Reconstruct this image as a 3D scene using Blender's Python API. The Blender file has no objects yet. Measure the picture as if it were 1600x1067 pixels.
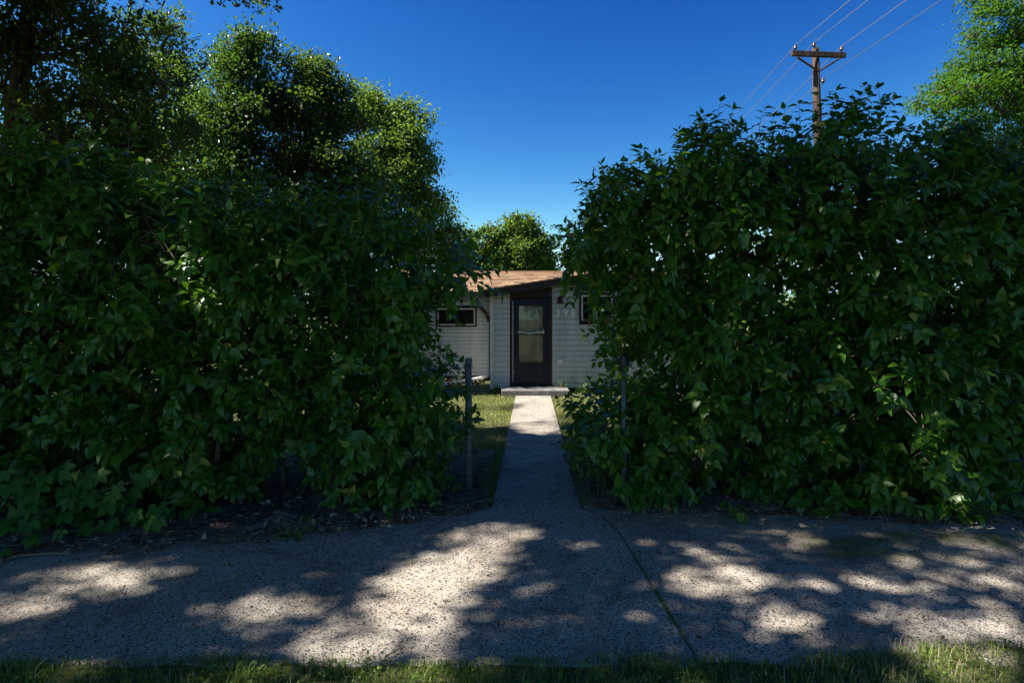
import bpy, math, random
import numpy as np
from mathutils import Matrix, Vector

random.seed(7)
R = np.random.default_rng(7)
sc = bpy.context.scene
COL = sc.collection
F = 889.0          # focal length in pixels of a 1600 px wide picture
CZ = 1.75          # eye height

# ------------------------------------------------------------------ camera, world, sun, exposure
cam = bpy.data.cameras.new('camera')
cam.sensor_width = 36.0
cam.lens = 36.0 * F / 1600.0
cam.shift_y = -38.5 / 1600.0
cam.clip_start = 0.05
cam.clip_end = 2000
camo = bpy.data.objects.new('camera', cam)
COL.objects.link(camo)
camo.location = (0, 0, CZ)
camo.rotation_euler = (math.pi / 2, 0, 0)
sc.camera = camo

SUN_EL = math.radians(50)
SUN_AZ = math.radians(-98)       # from +Y towards +X
SUN = np.array([math.sin(SUN_AZ) * math.cos(SUN_EL), math.cos(SUN_AZ) * math.cos(SUN_EL), math.sin(SUN_EL)])

w = bpy.data.worlds.new('World')
sc.world = w
w.use_nodes = True
nt = w.node_tree
sky = nt.nodes.new('ShaderNodeTexSky')
sky.sky_type = 'NISHITA'
sky.sun_disc = False
sky.sun_elevation = SUN_EL
sky.sun_rotation = SUN_AZ % (2 * math.pi)
sky.air_density = 1.15
sky.dust_density = 0.1
sky.ozone_density = 3.0
sky.altitude = 600
# deep, contrasty summer blue: each channel of the sky gets its own tone curve (capped towards the sun and horizon)
sep = nt.nodes.new('ShaderNodeSeparateColor'); com = nt.nodes.new('ShaderNodeCombineColor')
nt.links.new(sky.outputs[0], sep.inputs[0])
for ch, (cap, pw, k) in enumerate(((3.6, 3.2, .036), (5.0, 2.2, .095), (6.6, 1.4, .285))):
    a_ = nt.nodes.new('ShaderNodeMath'); a_.operation = 'MINIMUM'; a_.inputs[1].default_value = cap
    b_ = nt.nodes.new('ShaderNodeMath'); b_.operation = 'POWER'; b_.inputs[1].default_value = pw
    c_ = nt.nodes.new('ShaderNodeMath'); c_.operation = 'MULTIPLY'; c_.inputs[1].default_value = k
    nt.links.new(sep.outputs[ch], a_.inputs[0]); nt.links.new(a_.outputs[0], b_.inputs[0])
    nt.links.new(b_.outputs[0], c_.inputs[0]); nt.links.new(c_.outputs[0], com.inputs[ch])
nt.links.new(com.outputs[0], nt.nodes['Background'].inputs[0])
nt.nodes['Background'].inputs[1].default_value = 0.1

sl = bpy.data.lights.new('sun', 'SUN')
sl.energy = 5.0
sl.angle = math.radians(0.75)
sl.color = (1.0, 0.93, 0.82)
so = bpy.data.objects.new('sun', sl)
COL.objects.link(so)
so.rotation_euler = Vector(SUN).to_track_quat('Z', 'Y').to_euler()

sc.view_settings.view_transform = 'Standard'
sc.view_settings.look = 'None'
sc.view_settings.exposure = 1.6
sc.view_settings.gamma = 1.0
sc.view_settings.use_curve_mapping = False
sc.render.engine = 'CYCLES'
sc.cycles.use_denoising = True
sc.cycles.max_bounces = 6
sc.cycles.diffuse_bounces = 3
sc.cycles.glossy_bounces = 2
sc.cycles.transmission_bounces = 4
sc.cycles.transparent_max_bounces = 6
sc.cycles.sample_clamp_indirect = 4.0


# ------------------------------------------------------------------ helpers
def W(px, py, Y):
    """photo pixel at depth Y -> world point"""
    return np.array([(px - 800) / F * Y, Y, CZ - (py - 495) / F * Y])


def G(px, py):
    """photo pixel on the ground -> world point"""
    Y = CZ * F / (py - 495)
    return np.array([(px - 800) / F * Y, Y, 0.0])


def tag(o, label=None, cat=None, group=None, kind=None):
    if label: o['label'] = label
    if cat: o['category'] = cat
    if group: o['group'] = group
    if kind: o['kind'] = kind
    return o


def empty(name, loc=(0, 0, 0), **k):
    o = bpy.data.objects.new(name, None)
    o.empty_display_size = 0.1
    o.location = loc
    COL.objects.link(o)
    return tag(o, **k)


def mesh_np(name, V, faces, mat, parent=None, smooth=False, **k):
    """faces: int array (n,3)/(n,4) or a list of such arrays"""
    me = bpy.data.meshes.new(name)
    V = np.asarray(V, dtype=np.float32).reshape(-1, 3)
    if not isinstance(faces, list):
        faces = [faces]
    faces = [np.asarray(f, dtype=np.int32) for f in faces if len(f)]
    tot = np.concatenate([np.full(len(f), f.shape[1], dtype=np.int32) for f in faces])
    idx = np.concatenate([f.ravel() for f in faces])
    me.vertices.add(len(V))
    me.vertices.foreach_set('co', V.ravel())
    me.loops.add(len(idx))
    me.loops.foreach_set('vertex_index', idx)
    me.polygons.add(len(tot))
    st = np.concatenate([[0], np.cumsum(tot)[:-1]]).astype(np.int32)
    me.polygons.foreach_set('loop_start', st)
    me.polygons.foreach_set('loop_total', tot)
    me.polygons.foreach_set('use_smooth', np.full(len(tot), bool(smooth)))
    me.update(calc_edges=True)
    if mat: me.materials.append(mat)
    return obj_of(name, me, parent, **k)


def obj_of(name, me, parent=None, loc=None, **k):
    o = bpy.data.objects.new(name, me)
    COL.objects.link(o)
    if parent is not None:
        o.parent = parent
        pl = Vector((0, 0, 0))
        q = parent
        while q is not None:
            pl += q.location
            q = q.parent
        o.location = Vector(loc if loc is not None else (0, 0, 0)) - pl
    elif loc is not None:
        o.location = loc
    return tag(o, **k)


class MB:
    """collects shapes for ONE mesh"""
    def __init__(s):
        s.V = []; s.F3 = []; s.F4 = []; s.n = 0

    def add(s, V, f3=(), f4=()):
        V = np.asarray(V, float).reshape(-1, 3)
        s.V.append(V)
        if len(f3): s.F3.append(np.asarray(f3, int).reshape(-1, 3) + s.n)
        if len(f4): s.F4.append(np.asarray(f4, int).reshape(-1, 4) + s.n)
        s.n += len(V)
        return s

    def box(s, x0, x1, y0, y1, z0, z1):
        return s.hexa([(x0, y0, z0), (x1, y0, z0), (x1, y1, z0), (x0, y1, z0), (x0, y0, z1), (x1, y0, z1), (x1, y1, z1), (x0, y1, z1)])

    def hexa(s, P):
        return s.add(P, f4=[(0, 3, 2, 1), (4, 5, 6, 7), (0, 1, 5, 4), (1, 2, 6, 5), (2, 3, 7, 6), (3, 0, 4, 7)])

    def tube(s, P, r, n=8, caps=True):
        P = np.asarray(P, float)
        m = len(P)
        r = np.broadcast_to(np.asarray(r, float), (m,))
        T = np.gradient(P, axis=0)
        T /= np.linalg.norm(T, axis=1, keepdims=True) + 1e-12
        ref = np.array([0.0, 0, 1]) if abs(T[:, 2]).mean() < 0.8 else np.array([1.0, 0, 0])
        A = np.cross(T, ref); A /= np.linalg.norm(A, axis=1, keepdims=True) + 1e-12
        B = np.cross(T, A)
        t = np.arange(n) / n * 2 * math.pi
        V = P[:, None] + r[:, None, None] * (np.cos(t)[None, :, None] * A[:, None] + np.sin(t)[None, :, None] * B[:, None])
        f = []
        for i in range(m - 1):
            for j in range(n):
                k = (j + 1) % n
                f.append((i * n + j, i * n + k, (i + 1) * n + k, (i + 1) * n + j))
        V = V.reshape(-1, 3)
        f3 = []
        if caps:
            V = np.vstack([V, P[0], P[-1]])
            for j in range(n):
                k = (j + 1) % n
                f3 += [(m * n, k, j), (m * n + 1, (m - 1) * n + j, (m - 1) * n + k)]
        return s.add(V, f3=f3, f4=f)

    def build(s, name, mat, parent=None, smooth=False, **k):
        fs = []
        if s.F3: fs.append(np.vstack(s.F3))
        if s.F4: fs.append(np.vstack(s.F4))
        return mesh_np(name, np.vstack(s.V), fs, mat, parent, smooth, **k)


def bevel(o, wd, seg=2):
    m = o.modifiers.new('bevel', 'BEVEL'); m.width = wd; m.segments = seg; m.limit_method = 'ANGLE'
    return o


def bez(a, b, c, n=8):
    t = np.linspace(0, 1, n)[:, None]
    return (1 - t) ** 2 * np.asarray(a) + 2 * t * (1 - t) * np.asarray(b) + t * t * np.asarray(c)


def unit(v):
    return v / (np.linalg.norm(v, axis=-1, keepdims=True) + 1e-12)


# ------------------------------------------------------------------ materials
def M(name, col, rough=0.7, metal=0.0, spec=0.3):
    m = bpy.data.materials.new(name)
    m.use_nodes = True
    b = m.node_tree.nodes['Principled BSDF']
    b.inputs['Base Color'].default_value = (*col, 1)
    b.inputs['Roughness'].default_value = rough
    b.inputs['Metallic'].default_value = metal
    b.inputs['Specular IOR Level'].default_value = spec
    return m


def nodes(m):
    t = m.node_tree
    return t, t.nodes, t.links, t.nodes['Principled BSDF']


def ramp(N, stops, interp='LINEAR'):
    r = N.new('ShaderNodeValToRGB')
    r.color_ramp.interpolation = interp
    e = r.color_ramp.elements
    while len(e) < len(stops): e.new(0.5)
    for k, (p, c) in enumerate(stops):
        e[k].position = p
        e[k].color = (*c, 1) if len(c) == 3 else c
    return r


def noisy(name, c0, c1, scale=8, rough=0.8, detail=6, bump=0.0, stretch=(1, 1, 1), spec=0.25, c_mid=None, metal=0.0, bscale=None):
    m = M(name, c0, rough, metal, spec)
    t, N, L, b = nodes(m)
    tc = N.new('ShaderNodeTexCoord')
    mp = N.new('ShaderNodeMapping'); mp.inputs['Scale'].default_value = stretch
    L.new(tc.outputs['Object'], mp.inputs[0])
    n = N.new('ShaderNodeTexNoise'); n.inputs['Scale'].default_value = scale; n.inputs['Detail'].default_value = detail
    L.new(mp.outputs[0], n.inputs[0])
    st = [(0.33, c0), (0.67, c1)] if c_mid is None else [(0.3, c0), (0.5, c_mid), (0.7, c1)]
    r = ramp(N, st)
    L.new(n.outputs['Fac'], r.inputs[0])
    L.new(r.outputs[0], b.inputs['Base Color'])
    if bump:
        n2 = N.new('ShaderNodeTexNoise'); n2.inputs['Scale'].default_value = bscale or scale * 3; n2.inputs['Detail'].default_value = 5
        L.new(mp.outputs[0], n2.inputs[0])
        bp = N.new('ShaderNodeBump'); bp.inputs['Strength'].default_value = 0.6; bp.inputs['Distance'].default_value = bump
        L.new(n2.outputs['Fac'], bp.inputs['Height']); L.new(bp.outputs[0], b.inputs['Normal'])
    return m


def leafmat(name, dark, light, trans, tfac=0.35, rough=0.42, spec=0.35, old=None):
    m = M(name, dark, rough, 0, spec)
    t, N, L, b = nodes(m)
    g = N.new('ShaderNodeNewGeometry')
    oi = N.new('ShaderNodeObjectInfo')
    ad = N.new('ShaderNodeMath'); ad.operation = 'ADD'
    L.new(g.outputs['Random Per Island'], ad.inputs[0]); L.new(oi.outputs['Random'], ad.inputs[1])
    fr = N.new('ShaderNodeMath'); fr.operation = 'FRACT'; L.new(ad.outputs[0], fr.inputs[0])
    mid = tuple((a + c) / 2 for a, c in zip(dark, light))
    r = ramp(N, [(0.0, dark), (0.70, mid), (1.0, light)] if old is None else [(0.0, dark), (0.62, mid), (0.98, light), (0.992, old), (1.0, old)])
    L.new(fr.outputs[0], r.inputs[0])
    L.new(r.outputs[0], b.inputs['Base Color'])
    tr = N.new('ShaderNodeBsdfTranslucent')
    r2 = ramp(N, [(0.0, tuple(c * 0.7 for c in trans)), (1.0, trans)])
    L.new(fr.outputs[0], r2.inputs[0]); L.new(r2.outputs[0], tr.inputs[0])
    mx = N.new('ShaderNodeMixShader'); mx.inputs[0].default_value = tfac
    L.new(b.outputs[0], mx.inputs[1]); L.new(tr.outputs[0], mx.inputs[2])
    L.new(mx.outputs[0], N['Material Output'].inputs[0])
    return m


def concrete(name, agg=True):
    m = M(name, (.3, .28, .25), 0.85, 0, 0.25)
    t, N, L, b = nodes(m)
    g = N.new('ShaderNodeNewGeometry')
    big = N.new('ShaderNodeTexNoise'); big.inputs['Scale'].default_value = 1.3; big.inputs['Detail'].default_value = 8
    L.new(g.outputs['Position'], big.inputs[0])
    fine = N.new('ShaderNodeTexNoise'); fine.inputs['Scale'].default_value = 260; fine.inputs['Detail'].default_value = 2
    L.new(g.outputs['Position'], fine.inputs[0])
    base = ramp(N, [(0.25, (.23, .21, .18)), (0.42, (.36, .33, .285)), (0.55, (.42, .39, .34)), (0.75, (.50, .47, .42))])
    L.new(big.outputs['Fac'], base.inputs[0])
    fr = ramp(N, [(0.3, (.62, .62, .62)), (0.7, (1.25, 1.25, 1.25))])
    L.new(fine.outputs['Fac'], fr.inputs[0])
    mul = N.new('ShaderNodeMix'); mul.data_type = 'RGBA'; mul.blend_type = 'MULTIPLY'; mul.inputs[0].default_value = 1
    L.new(base.outputs[0], mul.inputs[6]); L.new(fr.outputs[0], mul.inputs[7])
    cur = mul.outputs[2]
    st_ = N.new('ShaderNodeTexNoise'); st_.inputs['Scale'].default_value = 3.6; st_.inputs['Detail'].default_value = 10; st_.inputs['Roughness'].default_value = .7; st_.inputs['Distortion'].default_value = .6
    L.new(g.outputs['Position'], st_.inputs[0])
    sr = ramp(N, [(0.36, (.68, .66, .63)), (0.47, (.94, .93, .92)), (0.7, (1.08, 1.07, 1.05))]); L.new(st_.outputs['Fac'], sr.inputs[0])
    hsum = None
    # warp so that the pebbles are not round cells
    for sc_, thr, dsz in ((44, .36, .38), (74, .46, .43), (140, .55, .46)) if agg else ():
        v = N.new('ShaderNodeTexVoronoi'); v.inputs['Scale'].default_value = sc_
        v.voronoi_dimensions = '2D' if False else '3D'
        wn = N.new('ShaderNodeTexNoise'); wn.inputs['Scale'].default_value = sc_ * 1.2
        L.new(g.outputs['Position'], wn.inputs[0])
        va = N.new('ShaderNodeVectorMath'); va.operation = 'MULTIPLY_ADD'
        L.new(wn.outputs['Color'], va.inputs[0]); va.inputs[1].default_value = (0.6 / sc_,) * 3
        L.new(g.outputs['Position'], va.inputs[2])
        L.new(va.outputs[0], v.inputs['Vector'])
        sp = N.new('ShaderNodeSeparateColor'); L.new(v.outputs['Color'], sp.inputs[0])
        # which cells hold a dark or coloured stone
        lt = N.new('ShaderNodeMath'); lt.operation = 'LESS_THAN'; lt.inputs[1].default_value = thr
        L.new(sp.outputs[0], lt.inputs[0])
        ds = N.new('ShaderNodeMath'); ds.operation = 'LESS_THAN'; ds.inputs[1].default_value = dsz
        L.new(v.outputs['Distance'], ds.inputs[0])
        mm = N.new('ShaderNodeMath'); mm.operation = 'MULTIPLY'; L.new(lt.outputs[0], mm.inputs[0]); L.new(ds.outputs[0], mm.inputs[1])
        cr = ramp(N, [(0.0, (.035, .038, .05)), (0.30, (.075, .07, .075)), (0.5, (.13, .10, .08)), (0.66, (.16, .155, .16)),
                      (0.78, (.28, .17, .10)), (0.88, (.42, .34, .24)), (0.96, (.6, .58, .55))], 'CONSTANT')
        L.new(sp.outputs[1], cr.inputs[0])
        mx = N.new('ShaderNodeMix'); mx.data_type = 'RGBA'
        L.new(mm.outputs[0], mx.inputs[0]); L.new(cur, mx.inputs[6]); L.new(cr.outputs[0], mx.inputs[7])
        cur = mx.outputs[2]
        hh = N.new('ShaderNodeMath'); hh.operation = 'MULTIPLY'; hh.inputs[1].default_value = 44 / sc_
        L.new(mm.outputs[0], hh.inputs[0])
        if hsum is None: hsum = hh.outputs[0]
        else:
            a = N.new('ShaderNodeMath'); a.operation = 'ADD'; L.new(hsum, a.inputs[0]); L.new(hh.outputs[0], a.inputs[1]); hsum = a.outputs[0]
    fm = N.new('ShaderNodeMix'); fm.data_type = 'RGBA'; fm.blend_type = 'MULTIPLY'; fm.inputs[0].default_value = 1
    L.new(cur, fm.inputs[6]); L.new(sr.outputs[0], fm.inputs[7])
    L.new(fm.outputs[2], b.inputs['Base Color'])
    bp = N.new('ShaderNodeBump'); bp.inputs['Strength'].default_value = 0.9; bp.inputs['Distance'].default_value = 0.004
    if hsum is not None:
        a = N.new('ShaderNodeMath'); a.operation = 'ADD'; L.new(hsum, a.inputs[0]); L.new(fine.outputs['Fac'], a.inputs[1]); hsum = a.outputs[0]
    else: hsum = fine.outputs['Fac']
    L.new(hsum, bp.inputs['Height']); L.new(bp.outputs[0], b.inputs['Normal'])
    return m


def siding(name):
    m = M(name, (.5, .5, .46), 0.55, 0, 0.3)
    t, N, L, b = nodes(m)
    g = N.new('ShaderNodeNewGeometry')
    mp = N.new('ShaderNodeMapping'); mp.inputs['Scale'].default_value = (3.5, 3.5, 0.5)
    L.new(g.outputs['Position'], mp.inputs[0])
    n = N.new('ShaderNodeTexNoise'); n.inputs['Scale'].default_value = 1.6; n.inputs['Detail'].default_value = 7; L.new(mp.outputs[0], n.inputs[0])
    r = ramp(N, [(0.25, (.38, .38, .35)), (0.5, (.48, .485, .47)), (0.8, (.53, .54, .54))]); L.new(n.outputs['Fac'], r.inputs[0])
    # rusty streaks down the wall
    mp2 = N.new('ShaderNodeMapping'); mp2.inputs['Scale'].default_value = (7, 7, 0.25); L.new(g.outputs['Position'], mp2.inputs[0])
    n2 = N.new('ShaderNodeTexNoise'); n2.inputs['Scale'].default_value = 1.0; n2.inputs['Detail'].default_value = 4; L.new(mp2.outputs[0], n2.inputs[0])
    r2 = ramp(N, [(0.60, (0, 0, 0)), (0.76, (1, 1, 1))]); L.new(n2.outputs['Fac'], r2.inputs[0])
    mf = N.new('ShaderNodeMath'); mf.operation = 'MULTIPLY'; mf.inputs[1].default_value = 0.45; L.new(r2.outputs[0], mf.inputs[0])
    mx = N.new('ShaderNodeMix'); mx.data_type = 'RGBA'; L.new(mf.outputs[0], mx.inputs[0]); L.new(r.outputs[0], mx.inputs[6])
    mx.inputs[7].default_value = (.40, .30, .17, 1)
    L.new(mx.outputs[2], b.inputs['Base Color'])
    return m


def pieces(name, cols, rough=0.9, bump=0.002):
    """each separate piece takes its own tone"""
    m = M(name, cols[0], rough, 0, 0.2)
    t, N, L, b = nodes(m)
    g = N.new('ShaderNodeNewGeometry'); oi = N.new('ShaderNodeObjectInfo')
    ad = N.new('ShaderNodeMath'); ad.operation = 'ADD'
    L.new(g.outputs['Random Per Island'], ad.inputs[0]); L.new(oi.outputs['Random'], ad.inputs[1])
    fr = N.new('ShaderNodeMath'); fr.operation = 'FRACT'; L.new(ad.outputs[0], fr.inputs[0])
    r = ramp(N, [(i / max(1, len(cols) - 1), c) for i, c in enumerate(cols)]); L.new(fr.outputs[0], r.inputs[0])
    n = N.new('ShaderNodeTexNoise'); n.inputs['Scale'].default_value = 60; n.inputs['Detail'].default_value = 4
    L.new(g.outputs['Position'], n.inputs[0])
    rr = ramp(N, [(0.3, (.7, .7, .7)), (0.7, (1.2, 1.2, 1.2))]); L.new(n.outputs['Fac'], rr.inputs[0])
    mul = N.new('ShaderNodeMix'); mul.data_type = 'RGBA'; mul.blend_type = 'MULTIPLY'; mul.inputs[0].default_value = 1
    L.new(r.outputs[0], mul.inputs[6]); L.new(rr.outputs[0], mul.inputs[7]); L.new(mul.outputs[2], b.inputs['Base Color'])
    bp = N.new('ShaderNodeBump'); bp.inputs['Distance'].default_value = bump; L.new(n.outputs['Fac'], bp.inputs['Height']); L.new(bp.outputs[0], b.inputs['Normal'])
    return m


MAT = dict(
    concrete=concrete('exposed_aggregate'),
    step=noisy('step_concrete', (.10, .10, .10), (.19, .19, .19), 7, 0.9, bump=0.004),
    soil=noisy('soil', (.06, .045, .032), (.16, .12, .085), 9, 0.95, bump=0.02),
    joint=noisy('joint_dirt', (.10, .08, .055), (.24, .20, .14), 22, 0.95, bump=0.004),
    turf=noisy('turf_ground', (.03, .045, .012), (.10, .10, .035), 5, 0.95, bump=0.02),
    hedge=leafmat('lilac_leaf', (.026, .098, .009), (.088, .20, .016), (.13, .30, .012), 0.34, 0.38, 0.42, old=(.30, .27, .04)),
    sprout=leafmat('sprout_leaf', (.05, .12, .02), (.10, .20, .03), (.14, .30, .03), 0.34),
    creeper=leafmat('creeper_leaf', (.025, .09, .012), (.06, .15, .018), (.09, .22, .015), 0.3, 0.5, 0.15),
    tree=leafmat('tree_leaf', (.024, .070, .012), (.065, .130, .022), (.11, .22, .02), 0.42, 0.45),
    treedark=leafmat('dark_tree_leaf', (.026, .060, .012), (.070, .120, .020), (.12, .21, .016), 0.46, 0.45),  # darker leaf copy: the look of backlit crowns is put into its colour
    treelight=leafmat('light_tree_leaf', (.055, .12, .018), (.13, .20, .035), (.20, .32, .03), 0.46, 0.45),  # lighter leaf copy: the sunlit look of crowns is put into its colour
    locust=leafmat('locust_leaf', (.035, .105, .006), (.085, .20, .012), (.13, .30, .01), 0.42, 0.55, 0.18),
    bark=noisy('bark', (.035, .028, .022), (.11, .09, .075), 14, 0.95, bump=0.01, stretch=(1, 1, .25)),
    stem=noisy('lilac_stem', (.07, .055, .04), (.17, .14, .11), 20, 0.9, bump=0.003, stretch=(1, 1, .4)),
    twig=pieces('dry_twig', [(.06, .045, .03), (.18, .14, .10), (.26, .21, .16)]),
    litter=pieces('dead_leaf', [(.035, .022, .014), (.10, .058, .034), (.05, .03, .02), (.24, .17, .11), (.07, .045, .03), (.34, .27, .20), (.04, .028, .02)]),
    grass=leafmat('grass_blade', (.065, .15, .015), (.21, .30, .05), (.12, .20, .02), 0.3, 0.5),
    lawn=leafmat('lawn_blade', (.12, .17, .03), (.40, .38, .14), (.30, .34, .07), 0.3, 0.5),
    straw=leafmat('straw_blade', (.16, .17, .06), (.40, .36, .20), (.2, .2, .08), 0.2, 0.6),
    siding=siding('vinyl_siding'),
    trimwhite=noisy('white_trim', (.42, .42, .39), (.56, .56, .54), 6, 0.5),
    brown=noisy('brown_trim', (.020, .013, .011), (.034, .023, .019), 12, 0.6, stretch=(.3, 1, 1)),
    navy=noisy('door_paint', (.006, .008, .015), (.012, .016, .028), 8, 0.45, stretch=(1, 1, .4)),
    beige=noisy('inner_door', (.42, .37, .26), (.68, .61, .46), 2.0, 0.6, stretch=(3, 3, .5)),
    shingle=pieces('shingle', [(.18, .11, .065), (.27, .175, .105), (.22, .14, .085), (.32, .22, .14), (.15, .095, .06)], 0.95),
    roofdeck=M('roof_felt', (.10, .06, .04), 0.95),
    steel=noisy('galvanised_steel', (.075, .085, .09), (.16, .175, .18), 30, 0.5, metal=0.3, spec=0.4),
    pole=noisy('weathered_pole', (.026, .018, .014), (.10, .058, .038), 3, 0.9, bump=0.01, stretch=(2, 2, .35), c_mid=(.045, .029, .021)),
    wire=M('line_wire', (.35, .35, .36), 0.4, 0.8),
    porcelain=M('insulator', (.10, .045, .03), 0.25, 0, 0.6),
    black=M('black_metal', (.012, .012, .013), 0.4),
    lampbrown=M('lamp_brown', (.045, .014, .014), 0.4),
    numeral=M('numeral', (.70, .71, .73), 0.35),
    plastic=M('white_plastic', (.62, .64, .68), 0.4),
    wood=noisy('shelf_wood', (.10, .05, .03), (.2, .11, .07), 20, 0.7, stretch=(.2, 1, 1)),
    red=M('red_can', (.22, .02, .012), 0.4),
    tape=noisy('torn_film', (.28, .30, .29), (.55, .57, .55), 30, 0.5),
    shadepaint=M('shade_paint', (.015, .015, .016), 0.9),  # near-black that paints in unlit interiors and the shade behind siding gaps
    curtain=M('curtain', (.30, .30, .28), 0.9),
)
# window and door glass
gm = bpy.data.materials.new('window_glass'); gm.use_nodes = True
_N, _L = gm.node_tree.nodes, gm.node_tree.links
_N.remove(_N['Principled BSDF'])
_t = _N.new('ShaderNodeBsdfTransparent'); _t.inputs[0].default_value = (.95, .97, .96, 1)
_g = _N.new('ShaderNodeBsdfGlossy'); _g.inputs['Roughness'].default_value = 0.03
_f = _N.new('ShaderNodeFresnel'); _f.inputs[0].default_value = 1.5
_m = _N.new('ShaderNodeMixShader')
_L.new(_f.outputs[0], _m.inputs[0]); _L.new(_t.outputs[0], _m.inputs[1]); _L.new(_g.outputs[0], _m.inputs[2])
_L.new(_m.outputs[0], _N['Material Output'].inputs[0])
MAT['glass'] = gm

# ------------------------------------------------------------------ where the sun gets through the crowns
def ell(px, py, rx, ry, k=1.0):
    a, b = G(px, py), None
    x0, x1 = G(px - rx, py)[0], G(px + rx, py)[0]
    y0, y1 = G(px, py + ry)[1], G(px, py - ry)[1]
    return (a[0], (y0 + y1) / 2, max(.05, (x1 - x0) / 2), max(.05, (y1 - y0) / 2), k)


LIT = [ell(e[0], e[1], e[2] * (.84 if e[1] > 790 else 1), e[3] * (.84 if e[1] > 790 else 1), *e[4:]) for e in [
    (140, 910, 165, 42), (30, 945, 90, 46, .8), (262, 886, 100, 18, .8), (330, 920, 60, 12, .5), (60, 1000, 100, 16, .5), 
    (405, 946, 115, 28), (540, 1003, 90, 28), (600, 965, 55, 40), (670, 915, 90, 64), (740, 860, 75, 45), (700, 990, 60, 30, .7),
    (765, 828, 40, 13), (825, 835, 28, 14, .9), (920, 849, 26, 9, .9), (1005, 847, 32, 8), (1100, 860, 42, 20),
    (1075, 905, 60, 30, .8), (1165, 902, 50, 28), (1098, 918, 30, 14), (1262, 848, 32, 8), (1360, 912, 115, 17),
    (1230, 962, 58, 26), (1260, 993, 45, 12, .8), (1430, 975, 75, 26, .8), (1565, 978, 45, 24), (1420, 876, 50, 8, .8), (1560, 905, 50, 14, .35),
    (830, 905, 32, 42, .5), (900, 960, 34, 30, .45), (830, 985, 50, 25, .35), (1065, 822, 17, 8, .8),
    (1540, 1045, 100, 30), (1350, 1058, 80, 14, .6), (80, 1052, 130, 20, .8), (640, 1058, 150, 18, .7), (1030, 1058, 110, 14, .6), (330, 1060, 80, 12, .5),
    # path, lawns beyond
    (833, 655, 40, 24), (760, 652, 50, 14), (715, 640, 40, 12, .8), (905, 655, 60, 20), (960, 690, 60, 14, .6), (770, 685, 20, 8, .6),
    (1000, 640, 60, 20, .9), (600, 640, 90, 14, .8), (833, 622, 30, 4, .5), (750, 620, 60, 3, .5)]]
PATH_I = next(i for i, e in enumerate(LIT) if e[1] > 8 and abs(e[0] - .4) < .3)
SPOT = [(W(312, 440, 4.75), .24), (W(330, 800, 4.7), .10), (W(540, 440, 4.85), .11), (W(80, 400, 4.7), .16), (W(30, 330, 4.7), .10), (W(645, 650, 4.95), .09),
        (W(440, 815, 4.9), .10), (W(1475, 712, 4.7), .09), (W(1500, 785, 4.8), .10), (W(140, 738, 4.6), .07), (W(480, 720, 4.9), .06),
        (W(240, 815, 4.6), .10), (W(975, 590, 5.7), .07), (W(1560, 680, 4.8), .06), (W(1230, 615, 4.9), .06), (W(1390, 470, 4.9), .06),
        (np.array([.2, 16.6, 2.8]), .7), (np.array([-1.2, 16.8, 2.9]), .3), (np.array([1.0, 16.9, 2.9]), .5)]


def sunlit(P, jit=0.10, path_only=False):
    """True where a leaf at P would block one of the sun patches"""
    P = np.asarray(P)
    Gd = P - SUN * (P[:, 2:3] / SUN[2])
    j = R.normal(0, jit, (len(P), 2))
    kill = np.zeros(len(P), bool)
    u = R.random(len(P))
    for cx, cy, rx, ry, k in (LIT[PATH_I:PATH_I + 2] if path_only else LIT):
        q = ((Gd[:, 0] + j[:, 0] - cx) / (rx + .02)) ** 2 + ((Gd[:, 1] + j[:, 1] - cy) / (ry + .02)) ** 2
        kill |= (q < 1) & (u < k)
    for c, r in SPOT:
        d = P - c
        t = d @ SUN
        q = np.linalg.norm(d - t[:, None] * SUN, axis=1)
        kill |= (t > .25) & (q < r)
    return kill


# ------------------------------------------------------------------ leaves
# lilac leaf: heart shaped, folded on the midrib, tip drooping (u across, v along, w up)
def leaf_template(fold=.10, droop=.16, wav=0.0):
    rows = [(.0, .0), (.08, .22), (.25, .315), (.46, .285), (.73, .15), (1.0, 0.0)]
    V = [(0, 0, 0)]
    for v, u in rows[1:5]:
        z = -droop * v * v
        V += [(-u, v - .02, z + fold * u * 2 + wav * u), (0, v, z), (u, v - .02, z + fold * u * 2 - wav * u)]
    V.append((0, 1.0, -droop * 1.15))
    f = [(0, 2, 1), (0, 3, 2)]
    for k in range(3):
        a = 1 + 3 * k; b = a + 3
        f += [(a, a + 1, b + 1), (a, b + 1, b), (a + 1, a + 2, b + 2), (a + 1, b + 2, b + 1)]
    a = 10
    f += [(a, a + 1, 13), (a + 1, a + 2, 13)]
    return np.array(V, float), np.array(f, int)


LT = [leaf_template(.10, .15), leaf_template(.18, .30, .08), leaf_template(.05, .08, -.08), leaf_template(.25, .22, .03)]
LEAF_FAR = (np.array([(0, 0, 0), (-.32, .25, .05), (-.2, .68, -.04), (0, 1, -.16), (.2, .68, -.04), (.32, .25, .05), (0, .5, -.04)]), np.array([(0, 6, 1), (1, 6, 2), (2, 6, 3), (3, 6, 4), (4, 6, 5), (5, 6, 0)]))
DIAM = (np.array([(0, 0, 0), (-.34, .45, .10), (0, 1, -.12), (.34, .45, .10)]), np.array([(0, 2, 1), (0, 3, 2)]))
DIAM[1][:] = [(0, 2, 1), (0, 3, 2)]


def frames(a, n):
    a = unit(a)
    n = unit(n - (n * a).sum(1, keepdims=True) * a)
    s = np.cross(a, n)
    return s, a, n


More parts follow.
